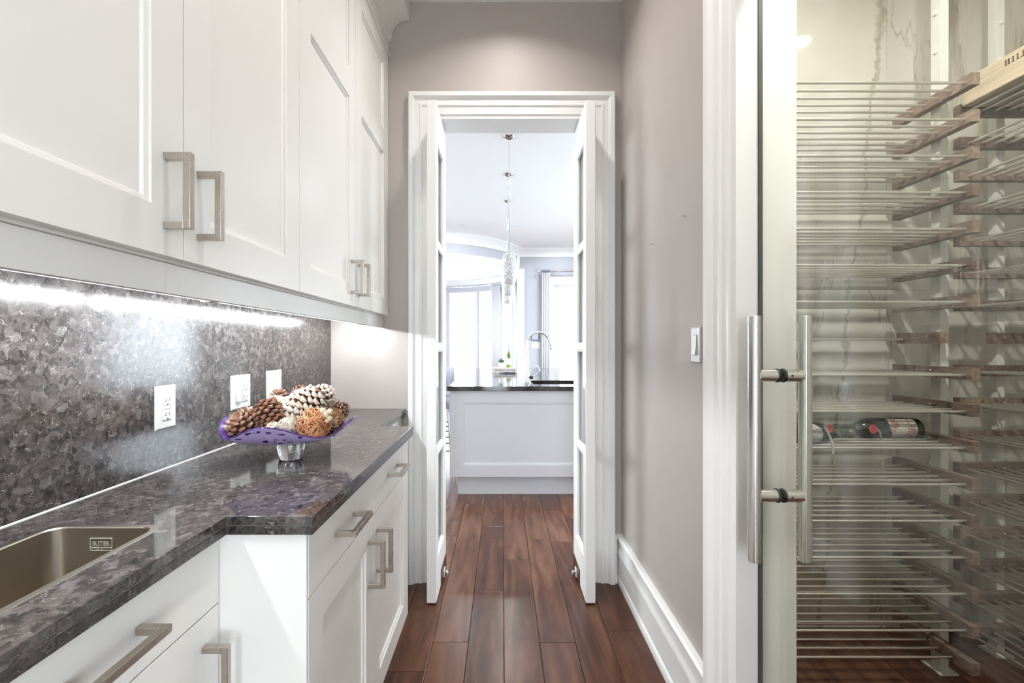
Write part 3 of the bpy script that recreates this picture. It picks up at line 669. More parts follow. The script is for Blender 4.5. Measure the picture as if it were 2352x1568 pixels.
d3 = thing('door_3', (GX, 0.78, 0.01), 'frameless greenish glass door of the wine cellar', 'door', None, 'structure')
B().box(GX-0.005, GX+0.005, 0.362, YJ-0.004, 0.012, 2.44).build('glass_pane', 'cellar_glass', d3)
B().box(GX-0.005, GX+0.006, YJ-0.0038, YJ-0.0006, 0.012, 2.44).build('edge_seal', 'rubber', d3)
HY = 1.122
hd = B().tube([(GX-0.0625, HY, 0.720), (GX-0.0625, HY, 1.325)], 0.0150, 28).build('pull_handle', 'steel', d3, smooth=True, bevel=0.001)
hd['label'] = 'long tubular stainless steel pull handle'
h2 = B().tube([(GX+0.0625, HY, 0.720), (GX+0.0625, HY, 1.325)], 0.0150, 28).build('pull_handle', 'steel', d3, smooth=True, bevel=0.001)
for z in (1.178, 0.882):
    B().lathe([(0.0150, 0.0), (0.0155, 0.030), (0.0155, 0.0475)], (GX-0.0535, HY, z), 22, 'x').build('standoff', 'steel', hd, smooth=True)
    B().lathe([(0.0155, 0.0), (0.0155, 0.020), (0.0150, 0.0475)], (GX+0.006, HY, z), 22, 'x').build('standoff', 'steel', h2, smooth=True)
    B().lathe([(0.0165, -0.0105), (0.0172, -0.0095), (0.0172, -0.0055), (0.0165, -0.0051)], (GX, HY, z), 22, 'x').build('gasket', 'rubber', hd, smooth=True)
    B().lathe([(0.0165, 0.0051), (0.0172, 0.0055), (0.0172, 0.0095), (0.0165, 0.0105)], (GX, HY, z), 22, 'x').build('gasket', 'rubber', h2, smooth=True)
    B().lathe([(0.0004, -0.0002), (0.003, -0.0002), (0.003, 0.0006), (0.0004, 0.0006)], (GX+0.022, HY-0.0155, z), 10, 'y').build('set_screw', 'slot', h2)

RZ = [2.188 - 0.130*k for k in range(17)]
RY = [1.622 + 0.0508*i for i in range(6)]
RX0, RX1 = 0.80, 1.65
r1 = thing('wine_rack', (1.22, 1.75, 0), 'rack of horizontal metal rods on wooden rails along the cellar back wall', 'wine rack', 'metal rod wine racks')
rod1 = B().tube([(-(RX1-RX0)/2 - 0.01, 0, 0), ((RX1-RX0)/2 + 0.003, 0, 0)], 0.0050, 12).mesh('rod', 'rod_metal', (0, 0, 0), True)
def rail_mesh(dx, dy):
    return B().box(-dx/2, dx/2, -dy/2, dy/2, -0.017, 0.026)
rm_full = rail_mesh(0.030, 0.325).mesh('rail', 'rail_wood', (0, 0, 0)); rm_short = rail_mesh(0.030, 0.19).mesh('rail', 'rail_wood', (0, 0, 0))
scr = B().lathe([(0.0003, 0.0), (0.0042, 0.0), (0.0034, 0.0012), (0.0003, 0.0015)], (0, 0, 0), 10, 'x').mesh('screw', 'nickel', (0, 0, 0), True)
yr = 1.7625
for k, z in enumerate(RZ):
    short = k == 7
    for x in (RX1 + 0.015, RX0 - 0.003):
        rl = dup(rm_short if short else rm_full, 'rail', (x, 1.81 if short else yr, z), r1)
        if x > 1: dup(scr, 'screw', (RX1 - 0.0015, 1.755 if not short else 1.77, z + 0.010), rl, (0, 0, PI))
    for i, y in enumerate(RY):
        if short and i != 5: continue
        if k == 16 and i == 0: continue
        dup(rod1, 'rod', ((RX0+RX1)/2, y, z), r1)
knob = B().lathe([(0.0005, -0.006), (0.006, -0.0055), (0.0085, -0.003), (0.0085, 0.0), (0.0005, 0.0)], (0, 0, 0), 14, 'x').mesh('knob', 'white_metal', (0, 0, 0), True)
def post(parent, x0, x1, y0, y1, knobs, kx=None, ky=None):
    p = B().box(x0, x1, y0, y1, 0.006, CZC - 0.001).build('post', 'white_metal', parent, bevel=0.001)
    B().box(x0-0.02, x1+0.02, y0-0.02, y1+0.02, 0.0005, 0.006).build('foot_plate', 'white_metal', p)
    for z in knobs:
        if kx is not None: dup(knob, 'knob', (kx, (y0+y1)/2, z), p)
        else: dup(knob, 'knob', ((x0+x1)/2, ky, z), p, (0, 0, PI/2))
post(r1, 1.6805, 1.712, 1.745, 1.785, (2.39, 2.54), kx=1.6803)
post(r1, 0.7825, 0.7855, 1.745, 1.785, ())

r2 = thing('wine_rack', (2.0, 1.41, 0), 'rack of rods running toward the viewer at the right side of the cellar', 'wine rack', 'metal rod wine racks')
QX = [1.858 + 0.0508*i for i in range(6)]; QY0, QY1 = 0.95, 1.812
rod2 = B().tube([(0, -(QY1-QY0)/2 - 0.003, 0), (0, (QY1-QY0)/2 + 0.003, 0)], 0.0050, 12).mesh('rod', 'rod_metal', (0, 0, 0), True)
rq = rail_mesh(0.325, 0.028).mesh('rail', 'rail_wood', (0, 0, 0)); rqs = rail_mesh(0.19, 0.028).mesh('rail', 'rail_wood', (0, 0, 0))
for k, z in enumerate(RZ):
    short = k == 7
    for y in (QY1 + 0.014, QY0 - 0.014):
        rl = dup(rqs if short else rq, 'rail', (2.05 if short else 1.985, y, z), r2)
        if y > 1.5: dup(scr, 'screw', (2.0, QY1 - 0.0015, z + 0.006), rl, (0, 0, -PI/2))
    for i, x in enumerate(QX):
        if short and i != 5: continue
        dup(rod2, 'rod', (x, (QY0+QY1)/2, z), r2)
post(r2, 2.0, 2.033, 1.841, 1.875, (2.41, 2.56), ky=1.8408)
post(r2, 2.0, 2.033, 0.887, 0.9215, ())

# wooden wine case on the top tier
bx0, bx1, by0, by1, bz0 = 1.815, 2.145, 1.27, 1.80, RZ[0] + 0.0055
wc = thing('wine_case', ((bx0+bx1)/2, (by0+by1)/2, bz0), 'pale pine wine case lettered in black on the top tier', 'wine case')
B().box(bx0, bx0+0.014, by0, by1, bz0, bz0+0.106).build('side_board', 'pine', wc, bevel=0.006, seg=3)
B().box(bx1-0.014, bx1, by0, by1, bz0, bz0+0.106).build('side_board', 'pine', wc, bevel=0.006, seg=3)
B().box(bx0+0.0145, bx1-0.0145, by0+0.002, by0+0.014, bz0+0.001, bz0+0.105).build('end_board', 'pine', wc, bevel=0.001)
B().box(bx0+0.0145, bx1-0.0145, by1-0.014, by1-0.002, bz0+0.001, bz0+0.105).build('end_board', 'pine', wc, bevel=0.001)
B().box(bx0+0.0145, bx1-0.0145, by0+0.0145, by1-0.0145, bz0+0.001, bz0+0.008).build('bottom_board', 'pine', wc, bevel=0.001)
B().box(bx0+0.0145, bx1-0.0145, by0+0.0145, by1-0.0145, bz0+0.098, bz0+0.105).build('lid', 'pine', wc, bevel=0.001)
def serif(ch, y, z, h):
    b = B(); X0, X1 = bx0-0.0008, bx0+0.002; wd = h*0.82; st = h*0.16; sr = h*0.10
    def bar(u0, u1, v0, v1): b.box(X0, X1, y-u0, y-u1, z+v0, z+v1)
    def stem(u): bar(u-st/2, u+st/2, 0, h); bar(u-st*1.4, u+st*1.4, 0, sr*0.6); bar(u-st*1.4, u+st*1.4, h-sr*0.6, h)
    if ch == 'H': stem(st); stem(wd-st); bar(st, wd-st, h*0.47, h*0.55)
    if ch == 'I': stem(st)
    if ch == 'L': stem(st); bar(st, wd*0.9, 0, sr*0.7); bar(wd*0.9-sr*0.6, wd*0.9, 0, h*0.3)
    b.build('lettering', 'ink', wc)
for ch, px in (('H', 2308), ('I', 2325), ('L', 2335), ('L', 2348)):
    yy = F * bx0 / (px - CX); serif(ch, yy, bz0 + 0.067, 0.0205)

# wine bottles lying on the rods
def bottle(y, z, xbase, sgn, label, round_label=False):
    t = thing('wine_bottle', (xbase, y, z - 0.042), label, 'bottle', 'bottles lying in the wine rack')
    R = 0.0415
    pr = [(0.001, 0.018), (0.028, 0.006), (0.034, 0.001), (R-0.001, 0.006), (R, 0.012), (R, 0.195), (R-0.002, 0.208), (0.033, 0.226), (0.023, 0.242), (0.0165, 0.256)]
    B().lathe([(r, sgn*h) for r, h in pr], (xbase, y, z), 36, 'x').build('body', 'bottle', t, smooth=60)
    nk = [(0.0168, 0.250), (0.0165, 0.262), (0.0155, 0.300), (0.0155, 0.309), (0.0172, 0.310), (0.0172, 0.324), (0.0160, 0.326), (0.001, 0.326)]
    B().lathe([(r, sgn*h) for r, h in nk], (xbase, y, z), 28, 'x').build('capsule', 'capsule', t, smooth=60)
    a0, a1, n = math.radians(112), math.radians(232), 22
    lb = B(); ls = []
    for i in range(n + 1):
        a = a0 + (a1-a0)*i/n; f = (i/n - 0.5) * 2
        if round_label: hw = 0.036 * math.sqrt(max(0.0004, 1 - f*f)); h0, h1 = 0.150-hw, 0.150+hw
        else: h0, h1 = 0.034 + 0.01*max(0, abs(f)-0.8)*2, 0.140 - 0.014*max(0, f)*1.2
        for r in (R+0.0004,):
            ls.append([(xbase + sgn*h0, y + r*math.cos(a), z + r*math.sin(a)), (xbase + sgn*h1, y + r*math.cos(a), z + r*math.sin(a))])
    lb.loops(ls, False, False, False); ob = lb.build('label_sheet', 'label_round' if round_label else 'label', t, smooth=True)
    return t
zb = RZ[10] + 0.0378
tb = bottle((RY[3]+RY[4])/2, zb, 1.640, -1, 'dark wine bottle with a picture label lying by the wooden rail')
def seal(t, y, z, x, pts, back):
    s = B().lathe([(0.0005, -0.004), (0.013, -0.004), (0.0165, -0.002), (0.017, 0.001), (0.0145, 0.0028), (0.011, 0.0018), (0.0005, 0.0022)], (0, 0, 0), 20, 'y')
    s.xf(Matrix.Translation((x, y, z)) @ Matrix.Rotation(PI, 4, 'Z')).build('wax_seal', 'wax', t, smooth=50)
    st = B()
    for o in (-0.0022, 0.0022): st.tube([(p[0]+o, p[1], p[2]) for p in pts], 0.0016, 6)
    for o in (-0.003, 0.003): st.tube([(p[0], p[1], p[2]+o) for p in back], 0.0011, 6)
    e = pts[-1]; st.sphere((e[0], e[1], e[2]), 0.004, 8, 6); st.tube([e, (e[0]+0.004, e[1], e[2]-0.02), (e[0]+0.002, e[1], e[2]-0.04)], [0.0025, 0.002, 0.0012], 6)
    st.build('string', 'string', t)
yb = (RY[3]+RY[4])/2
seal(tb, yb-0.0465, zb+0.004, 1.428, [(1.445, yb-0.047, zb+0.006), (1.453, yb-0.050, zb-0.008), (1.454, yb-0.053, zb-0.04), (1.454, yb-0.053, zb-0.085), (1.455, yb-0.053, zb-0.110)], [(1.428, yb-0.045, zb+0.006), (1.405, yb-0.030, zb+0.007), (1.385, yb-0.017, zb+0.007)])
yc = (RY[1]+RY[2])/2
tc = bottle(yc, zb, 0.982, 1, 'dark wine bottle with a round label beside the door handle', True)
seal(tc, yc-0.046, zb+0.026, 1.186, [(1.168, yc-0.046, 0.966), (1.174, yc-0.064, 0.930), (1.172, yc-0.086, 0.905), (1.171, yc-0.0875, 0.873)], [(1.19, yc-0.044, zb+0.024), (1.225, yc-0.032, zb+0.010), (1.25, yc-0.018, zb-0.004)])

# ------------------------------------------------------------------ footed bowl and its filling
bx, by = -0.625, 1.346
bw = thing('footed_bowl', (bx, by, TZ), 'violet art glass footed bowl holding pine cones', 'bowl')
NS = 96
def bowl_loop(rr, zz, wav):
    l = []
    for i in range(NS):
        a = 2*PI*i/NS; r = rr * (1 + 0.02*wav*math.cos(4*a + 0.3)); l.append((bx + r*math.cos(a), by + r*math.sin(a), zz + 0.0195*wav*math.cos(4*(a - 0.09))))
    return l
z0 = TZ + 0.046
out = [(0.032, 0.000, 0), (0.075, 0.006, 0), (0.115, 0.019, 0.2), (0.148, 0.034, 0.6), (0.170, 0.047, 0.9), (0.182, 0.054, 1.0)]
b = B(); b.loops([bowl_loop(r, z0 + h, q) for r, h, q in out] + [bowl_loop(0.1815, z0 + 0.057, 1.0)], True, False); b.build('outer_skin', 'violet', bw, smooth=60)
b = B(); b.loops([bowl_loop(0.1815, z0 + 0.057, 1.0)] + [bowl_loop(r-0.001, z0 + h + 0.005, q) for r, h, q in out[::-1]], False, True); b.build('inner_skin', 'violet_dark', bw, smooth=60)
B().tube(bowl_loop(0.1815, z0 + 0.0565, 1.0), 0.0021, 8, True).build('rim', 'violet_dark', bw, smooth=True)
B().lathe([(0.001, 0.0006), (0.031, 0.0006), (0.0325, 0.003), (0.0355, 0.020), (0.0405, 0.044), (0.039, 0.0475), (0.030, 0.0478), (0.001, 0.044)], (bx, by, TZ), 40).build('foot', 'crystal', bw, smooth=40)

def at(px, py, Y): return Vector(((px - CX)*Y/F, Y, CZ - (py - CY)*Y/F))
def pinecone(px, py, Y, L, R, axis, label, mat, tip, n=84, openness=0.5, scale=1.0, seed=1):
    rnd = random.Random(seed); c = at(px, py, Y)
    az = Vector(axis).normalized(); rot = az.to_track_quat('Z', 'Y').to_matrix().to_4x4()
    core, tips = B(), B()
    core.lathe([(0.001, -L*0.5), (R*0.42, -L*0.42), (R*0.52, -L*0.15), (R*0.40, L*0.2), (R*0.16, L*0.44), (0.001, L*0.5)], (0, 0, 0), 12)
    for i in range(n):
        t = (i + 0.5)/n; a = i*2.39996; z = -L*0.46 + L*0.92*t
        env = R * (math.sin(PI*(0.16 + 0.80*t)) ** 0.72)
        ln = env*0.62 + R*0.16; up = 0.35 + 0.9*t - openness*0.6 + rnd.uniform(-.12, .12)
        wd = (R*0.30 + env*0.14)*scale
        d = Vector((math.cos(a), math.sin(a), 0)); s = Vector((-math.sin(a), math.cos(a), 0)); u = Vector((0, 0, 1))
        dirv = (d + u*up).normalized(); nrm = dirv.cross(s).normalized()
        p0 = d*env*0.34 + u*z; p1 = p0 + dirv*ln*0.72; p2 = p0 + dirv*ln + u*0.05*R; th = R*0.05
        vs = []
        for p, w_ in ((p0, 0.25), (p1, 0.5), (p2, 0.22)):
            for q, e in ((-1, -1), (1, -1), (1, 1), (-1, 1)): vs.append(p + s*q*wd*w_ + nrm*e*th)
        core.add(vs, [(0,1,5,4),(1,2,6,5),(2,3,7,6),(3,0,4,7),(4,5,9,8),(5,6,10,9),(6,7,11,10),(7,4,8,11),(8,9,10,11)])
        q1 = p0 + dirv*ln*0.78; vs = []
        for p, w_ in ((q1, 0.50), (p0 + dirv*ln*0.93, 0.42), (p2 + dirv*R*0.02, 0.16)):
            for q, e in ((-1, -1), (1, -1), (1, 1), (-1, 1)): vs.append(p + s*q*wd*w_*0.95 + nrm*e*th*1.5)
        tips.add(vs, [(3,2,1,0),(0,1,5,4),(1,2,6,5),(2,3,7,6),(3,0,4,7),(4,5,9,8),(5,6,10,9),(6,7,11,10),(7,4,8,11),(8,9,10,11)])
    mt = Matrix.Translation(c) @ rot
    t_ = thing('pine_cone', (c.x, c.y, c.z - R), label, 'pine cone', 'pine cones in the bowl')
    tag(core.xf(mt).build('scales', mat, t_), kind='stuff'); tag(tips.xf(mt).build('scale_tips', tip, t_), kind='stuff')
M['vine_dark'] = nut('dark_vine', (0.22, 0.075, 0.028), (0.36, 0.14, 0.06), 0.6, 30)
M['twine_dark'] = nut('dark_twine', (0.34, 0.27, 0.20), (0.56, 0.50, 0.42), 0.8, 30)  # darker tone for the strands mixed in among the cream ones
def wound_ball(px, py, Y, r, label, strand, core, n=46, sr=0.0012, seed=1):
    rnd = random.Random(seed); c = at(px, py, Y)
    t_ = thing('wound_ball', (c.x, c.y, c.z - r), label, 'decorative ball', 'wound balls in the bowl')
    B().sphere(c, r*0.93, 24, 16).build('core', core, t_, smooth=True)
    sl, sd = B(), B()
    for i in range(n):
        s = sd if i % 3 == 0 else sl
        ax = Vector((rnd.gauss(0, 1), rnd.gauss(0, 1), rnd.gauss(0, 1))).normalized(); u = ax.orthogonal().normalized(); v = ax.cross(u)
        off = rnd.uniform(-0.45, 0.45)*r; rr = math.sqrt(r*r - off*off)*rnd.uniform(0.975, 1.015); e = rnd.uniform(0, 6.28)
        s.tube([c + ax*(off + 0.06*r*math.sin(2*a + e)) + (u*math.cos(a) + v*math.sin(a))*rr for a in [2*PI*k/36 for k in range(36)]], sr*rnd.uniform(0.75, 1.25), 5, True)
    tag(sl.build('strands', strand, t_, smooth=True), kind='stuff'); tag(sd.build('strands', strand + '_dark', t_, smooth=True), kind='stuff')
pinecone(562, 974, 1.29, 0.060, 0.046, (-0.3, -0.55, 0.55), 'open brown pine cone at the left rim of the bowl', 'cone_brown', 'cone_tip', 60, 1.0, 0.9, 1)
pinecone(617, 950, 1.30, 0.088, 0.041, (0.45, -0.2, -0.75), 'reddish brown pine cone left of the large whitened one', 'cone_brown', 'cone_brown', 92, 0.4, 1.0, 2)
pinecone(692, 934, 1.36, 0.150, 0.050, (-0.75, -0.35, -0.55), 'large white tipped pine cone in the middle of the bowl', 'cone_brown', 'cone_white', 120, 0.1, 1.15, 3)
pinecone(738, 916, 1.43, 0.080, 0.040, (0.5, 0.1, 0.8), 'white tipped pine cone behind the copper vine ball', 'cone_brown', 'cone_white', 70, 0.7, 1.1, 4)
pinecone(641, 912, 1.43, 0.045, 0.026, (0.2, -0.1, 0.9), 'small brown pine cone on the white ball behind', 'cone_brown', 'cone_tip', 40, 0.9, 0.9, 5)
pinecone(689, 903, 1.46, 0.045, 0.024, (0.1, 0.0, 1.0), 'small brown pine cone topping the pile', 'cone_brown', 'cone_tip', 40, 0.9, 0.9, 6)
pinecone(777, 943, 1.42, 0.056, 0.030, (0.7, -0.2, 0.4), 'dark pine cone at the right edge of the pile', 'cone_dark', 'cone_tip', 60, 0.8, 0.9, 7)
pinecone(763, 962, 1.385, 0.052, 0.033, (0.5, -0.75, 0.3), 'golden tan pine cone right of the cream beads', 'cone_tan', 'cone_tan', 70, 0.8, 1.0, 8)
pinecone(760, 983, 1.33, 0.040, 0.022, (0.3, -0.6, 0.5), 'small dark pine cone right of the copper vine ball', 'cone_dark', 'cone_tip', 46, 0.9, 0.9, 9)
wound_ball(722, 974, 1.265, 0.0445, 'copper coloured vine ball at the front of the bowl', 'vine', 'vine_core', 54, 0.0013, 11)
wound_ball(661, 981, 1.255, 0.0275, 'small cream twine ball left of the copper ball', 'twine', 'twine_core', 40, 0.0011, 12)
wound_ball(627, 985, 1.245, 0.0190, 'smallest cream twine ball low at the front rim', 'twine', 'twine_core', 30, 0.0010, 13)
wound_ball(636, 937, 1.40, 0.0370, 'large cream ball under the small brown cone', 'twine', 'twine_core', 60, 0.0016, 14)
wound_ball(584, 954, 1.37, 0.0270, 'cream ball at the back left of the bowl', 'twine', 'twine_core', 60, 0.0016, 15)
wound_ball(757, 935, 1.44, 0.0290, 'cream ball at the back right of the bowl', 'twine', 'twine_core', 60, 0.0016, 16)
c = at(752, 950, 1.262); bs_ = thing('bead_sprig', (c.x, c.y, c.z-0.02), 'cluster of cream wooden beads beside the copper ball', 'beads')
for dx, dz, r in ((0, 0, 0.010), (0.011, 0.008, 0.008), (-0.008, 0.010, 0.009), (0.010, -0.011, 0.008), (0.002, -0.018, 0.007)):
    B().sphere((c.x+dx, c.y-0.01, c.z+dz), r, 14, 10).build('bead', 'bead', bs_, smooth=True)

# ------------------------------------------------------------------ kitchen shell
struct(B().box(KX0-0.1, KX1+0.1, YE+0.14, 7.6, KZ, KZ+0.1).box(KX0-0.1, KX1+0.1, 7.6, KY1+0.05, KZ, KZ+0.1).box(-3.5, 0.5, KY1+0.05, 9.75, KZ, KZ+0.1), 'ceiling_kitchen', 'ceiling', 'white kitchen ceiling seen through the doorway', 'ceiling')
for nm, xa, lab, wl, no, rz in (('wall_kitchen_left', KX0-0.1, 'left wall of the kitchen', 'unseen wide window added for daylight in the left kitchen wall', 7, -PI/2), ('wall_kitchen_right', KX1, 'right wall of the kitchen', 'unseen wide window added for daylight in the right kitchen wall', 8, PI/2)):
    b = B(); b.box(xa, xa+0.1, YE+0.14, 3.6, 0, KZ); b.box(xa, xa+0.1, 7.4, KY1, 0, KZ); b.box(xa, xa+0.1, 3.6, 7.4, 0, 0.55); b.box(xa, xa+0.1, 3.6, 7.4, 2.65, KZ)
    struct(b, nm, 'kitchen_taupe', lab, 'wall')
    t = thing('window_%d' % no, (xa+0.05, 5.5, 0.55), wl, 'window', None, 'structure')  # unseen side windows, added to brighten the kitchen and its ceiling
    f = B(); f.box(xa+0.02, xa+0.08, 3.6, 3.68, 0.55, 2.65); f.box(xa+0.02, xa+0.08, 7.32, 7.4, 0.55, 2.65); f.box(xa+0.02, xa+0.08, 3.68, 7.32, 0.55, 0.63); f.box(xa+0.02, xa+0.08, 3.68, 7.32, 2.57, 2.65); f.build('frame', 'trim', t)
    for y in (4.9, 6.1): B().box(xa+0.03, xa+0.07, y-0.03, y+0.03, 0.63, 2.57).build('mullion', 'trim', t)
    B().box(xa+0.047, xa+0.053, 3.68, 7.32, 0.63, 2.57).build('pane', 'glass', t)
    portal((xa - 0.02 if no == 7 else xa + 0.12, 5.5, 1.6), (PI/2, 0, rz), 3.6, 1.94)
FD0, FD1, FDZ = 1.03, 2.05, 2.50
b = B(); b.box(0.34, FD0, KY1, KY1+0.14, 0, KZ); b.box(FD1, KX1, KY1, KY1+0.14, 0, KZ); b.box(FD0, FD1, KY1, KY1+0.14, FDZ, KZ); b.box(KX0, -3.3, KY1, KY1+0.14, 0, KZ)
struct(b, 'wall_kitchen_far', 'kitchen_taupe', 'grey lavender far wall of the kitchen', 'wall')
KCROWN = [(0, 0), (0.02, 0), (0.022, 0.05), (0.035, 0.055), (0.04, 0.075), (0.10, 0.13), (0.115, 0.14), (0.115, 0.165), (0, 0.165)]
b = B(); b.prism([(KY1 - p[0], KZ-0.165+p[1]) for p in KCROWN], 'x', 0.30, KX1); struct(b, 'trim_8', 'trim', 'white cornice of the far kitchen wall', 'cornice')
b = B(); b.prism([(YE + 0.14 + p[0], KZ-0.165+p[1]) for p in KCROWN], 'x', KX0, KX1); struct(b, 'trim_9', 'trim', 'white cornice over the doorway in the kitchen', 'cornice')
struct(B().box(0.30, 0.44, KY1-0.025, KY1+0.14, 0, 2.80), 'trim_10', 'trim', 'white casing at the corner of the round bay', 'casing', bevel=0.006)
def arc(b, r0, r1, z0, z1, a0, a1, n=28):
    ls = []
    for i in range(n + 1):
        a = math.radians(a0 + (a1-a0)*i/n); ca, sa = math.cos(a), math.sin(a)
        ls.append([(BC[0]+r*ca, BC[1]+r*sa, z) for r, z in ((r0, z0), (r1, z0), (r1, z1), (r0, z1))])
    return b.loops(ls)
def arc_prof(b, prof, a0, a1, n=28):
    ls = []
    for i in range(n + 1):
        a = math.radians(a0 + (a1-a0)*i/n); ca, sa = math.cos(a), math.sin(a); ls.append([(BC[0]+r*ca, BC[1]+r*sa, z) for r, z in prof])
    return b.loops(ls)
struct(arc(B(), BR-0.12, BR, 2.86, KZ, 180+18.4, 360-18.4), 'wall_bay_header', 'kitchen_taupe', 'curved grey lavender header over the round bay', 'wall', smooth=30)
struct(arc_prof(B(), [(BR, KZ-0.165), (BR+0.02, KZ-0.165), (BR+0.022, KZ-0.115), (BR+0.04, KZ-0.09), (BR+0.10, KZ-0.035), (BR+0.115, KZ-0.025), (BR+0.115, KZ), (BR, KZ)], 180+16, 360-17.0), 'trim_11', 'trim', 'curved white cornice above the round bay header', 'cornice', smooth=30)
struct(arc(B(), BR-0.14, BR+0.02, 2.80, 2.86, 180+17, 360-18), 'trim_12', 'trim', 'curved white edge band under the round bay header', 'casing', smooth=30)
ls = B(); ls.loops([[(BC[0]+(BR-0.05)*math.cos(2*PI*i/64), BC[1]+(BR-0.05)*math.sin(2*PI*i/64), z) for i in range(64)] for z in (2.90, 2.96)]); struct(ls, 'ceiling_bay', 'ceiling', 'white round ceiling of the window bay', 'ceiling')
wa = [(19, 40), (42.5, 62), (63.5, 86), (88, 110), (112, 134), (136, 158)]
b = B(); prev = -6
for a0, a1 in wa:
    arc(b, BR, BR+0.12, 0, 2.90, prev, a0, 4); arc(b, BR, BR+0.12, 0, 0.30, a0, a1, 6); arc(b, BR, BR+0.12, 2.62, 2.90, a0, a1, 6); prev = a1
arc(b, BR, BR+0.12, 0, 2.90, prev, 186, 6)
struct(b, 'wall_bay', 'kitchen_taupe', 'curved outer wall of the round window bay', 'wall', smooth=30)
struct(arc_prof(B(), [(BR, 2.79), (BR-0.02, 2.79), (BR-0.03, 2.82), (BR-0.09, 2.88), (BR-0.10, 2.90), (BR, 2.90)], -4, 184), 'trim_13', 'trim', 'curved white cornice inside the round bay', 'cornice', smooth=30)
for i, (a0, a1) in enumerate(wa):
    t = thing('window_%d' % (i+1), (BC[0]+BR*math.cos(math.radians((a0+a1)/2)), BC[1]+BR*math.sin(math.radians((a0+a1)/2)), 0.30), 'tall white framed curved bay window, number %s from the corner casing' % ('one', 'two', 'three', 'four', 'five', 'six')[i], 'window', None, 'structure')
    f = B(); e = 2.4
    arc(f, BR+0.02, BR+0.09, 0.30, 2.62, a0, a0+e, 2); arc(f, BR+0.02, BR+0.09, 0.30, 2.62, a1-e, a1, 2); arc(f, BR+0.02, BR+0.09, 0.30, 0.39, a0+e, a1-e, 6); arc(f, BR+0.02, BR+0.09, 2.53, 2.62, a0+e, a1-e, 6)
    f.build('frame', 'trim', t)
    arc(B(), BR+0.04, BR+0.07, 2.06, 2.085, a0+e, a1-e, 6).build('muntin', 'trim', t)
    arc(B(), BR+0.052, BR+0.058, 0.39, 2.53, a0+e, a1-e, 6).build('pane', 'glass', t)
    am = math.radians((a0+a1)/2); portal((BC[0]+(BR+0.13)*math.cos(am), BC[1]+(BR+0.13)*math.sin(am), 1.46), (PI/2, 0, am + PI/2 + PI), 2*BR*math.sin(math.radians((a1-a0)/2)), 2.3)
# french door in the far wall
t = thing('door_4', ((FD0+FD1)/2, KY1+0.07, 0), 'white glazed patio door beside the far curtain', 'door', None, 'structure')
f = B(); f.box(FD0+0.01, FD0+0.13, KY1+0.05, KY1+0.095, 0.01, FDZ-0.01); f.box(FD1-0.13, FD1-0.01, KY1+0.05, KY1+0.095, 0.01, FDZ-0.01); f.box(FD0+0.13, FD1-0.13, KY1+0.05, KY1+0.095, 0.01, 0.28); f.box(FD0+0.13, FD1-0.13, KY1+0.05, KY1+0.095, 2.28, FDZ-0.01)
f.build('frame', 'trim', t, bevel=0.003)
for z in (1.79, 1.29, 0.79): B().box(FD0+0.13, FD1-0.13, KY1+0.06, KY1+0.085, z-0.012, z+0.012).build('muntin', 'island', t)
B().box(FD0+0.13, FD1-0.13, KY1+0.070, KY1+0.076, 0.28, 2.28).build('pane', 'glass', t)
portal(((FD0+FD1)/2, KY1+0.145, 1.28), (PI/2, 0, PI), FD1-FD0-0.2, 2.1)
struct(sweepU(B(), lambda u, v, p: (u, KY1 - p, v), FD0, FD1, FDZ, CASE), 'trim_14', 'trim', 'white architrave around the far patio door', 'architrave')
struct(B().box(-14, 14, 12.1, 40, -0.35, -0.13).box(-14, KX0-0.15, 0.0, 12.1, -0.35, -0.13).box(KX1+0.15, 14, 0.0, 12.1, -0.35, -0.13).box(-2, 8, -12, -2.8, -0.35, -0.13), 'ground', 'patio', 'pale terrace outside the kitchen windows', 'ground')
struct(B().box(0.80, 9.0, -2.79, -0.05, -0.35, -0.13), 'added_dark_deck', 'floor_gap', 'unseen dark deck added to cut light bounced through the side door', 'ground')  # added out of view and kept dark to spare the wall cabinets bounce
rl = thing('terrace_railing', (0, 13.6, -0.13), 'pale terrace railing outside the kitchen windows', 'railing')
B().box(-5, 5, 13.57, 13.63, 0.86, 0.91).build('top_rail', 'white_metal', rl); B().box(-5, 5, 13.58, 13.62, -0.04, 0.0).build('bottom_rail', 'white_metal', rl)
pk = B().box(-0.012, 0.012, -0.012, 0.012, 0, 0.86).mesh('picket', 'chair_grey', (0, 0, 0))
for i in range(64): dup(pk, 'picket', (-4.9 + i*0.155, 13.6, 0.0), rl)
pp = B().box(-0.04, 0.04, -0.04, 0.04, 0, 1.09).mesh('post', 'white_metal', (0, 0, 0))
for i in range(5): dup(pp, 'post', (-4.95 + i*2.47, 13.6, -0.13), rl)

for x, y, lab in ((-0.64, 7.36, 'recessed kitchen downlight left of the ceiling speaker'), (1.19, 8.49, 'recessed kitchen downlight above the patio door'), (-0.9, 3.6, 'recessed kitchen downlight left of the near island end'), (1.3, 3.3, 'recessed kitchen downlight right of the near island end'), (-0.9, 5.4, 'recessed kitchen downlight left of the island middle'), (1.3, 5.6, 'recessed kitchen downlight right of the island middle')):
    downlight(x, y, KZ, KITCHEN_W, COOL, 'lamp_lens_cool', lab)
sp = thing('ceiling_speaker', (0.18, 7.36, KZ), 'round white flush speaker in the kitchen ceiling', 'speaker')
B().lathe([(0.112, -0.004), (0.124, -0.004), (0.126, 0), (0.112, 0)], (0.18, 7.36, KZ - 0.0005), 36).build('bezel', 'trim', sp, smooth=True)
B().lathe([(0.001, -0.0055), (0.10, -0.0045), (0.112, -0.003), (0.112, 0), (0.001, 0)], (0.18, 7.36, KZ - 0.0005), 36).build('grille', 'island', sp, smooth=True)

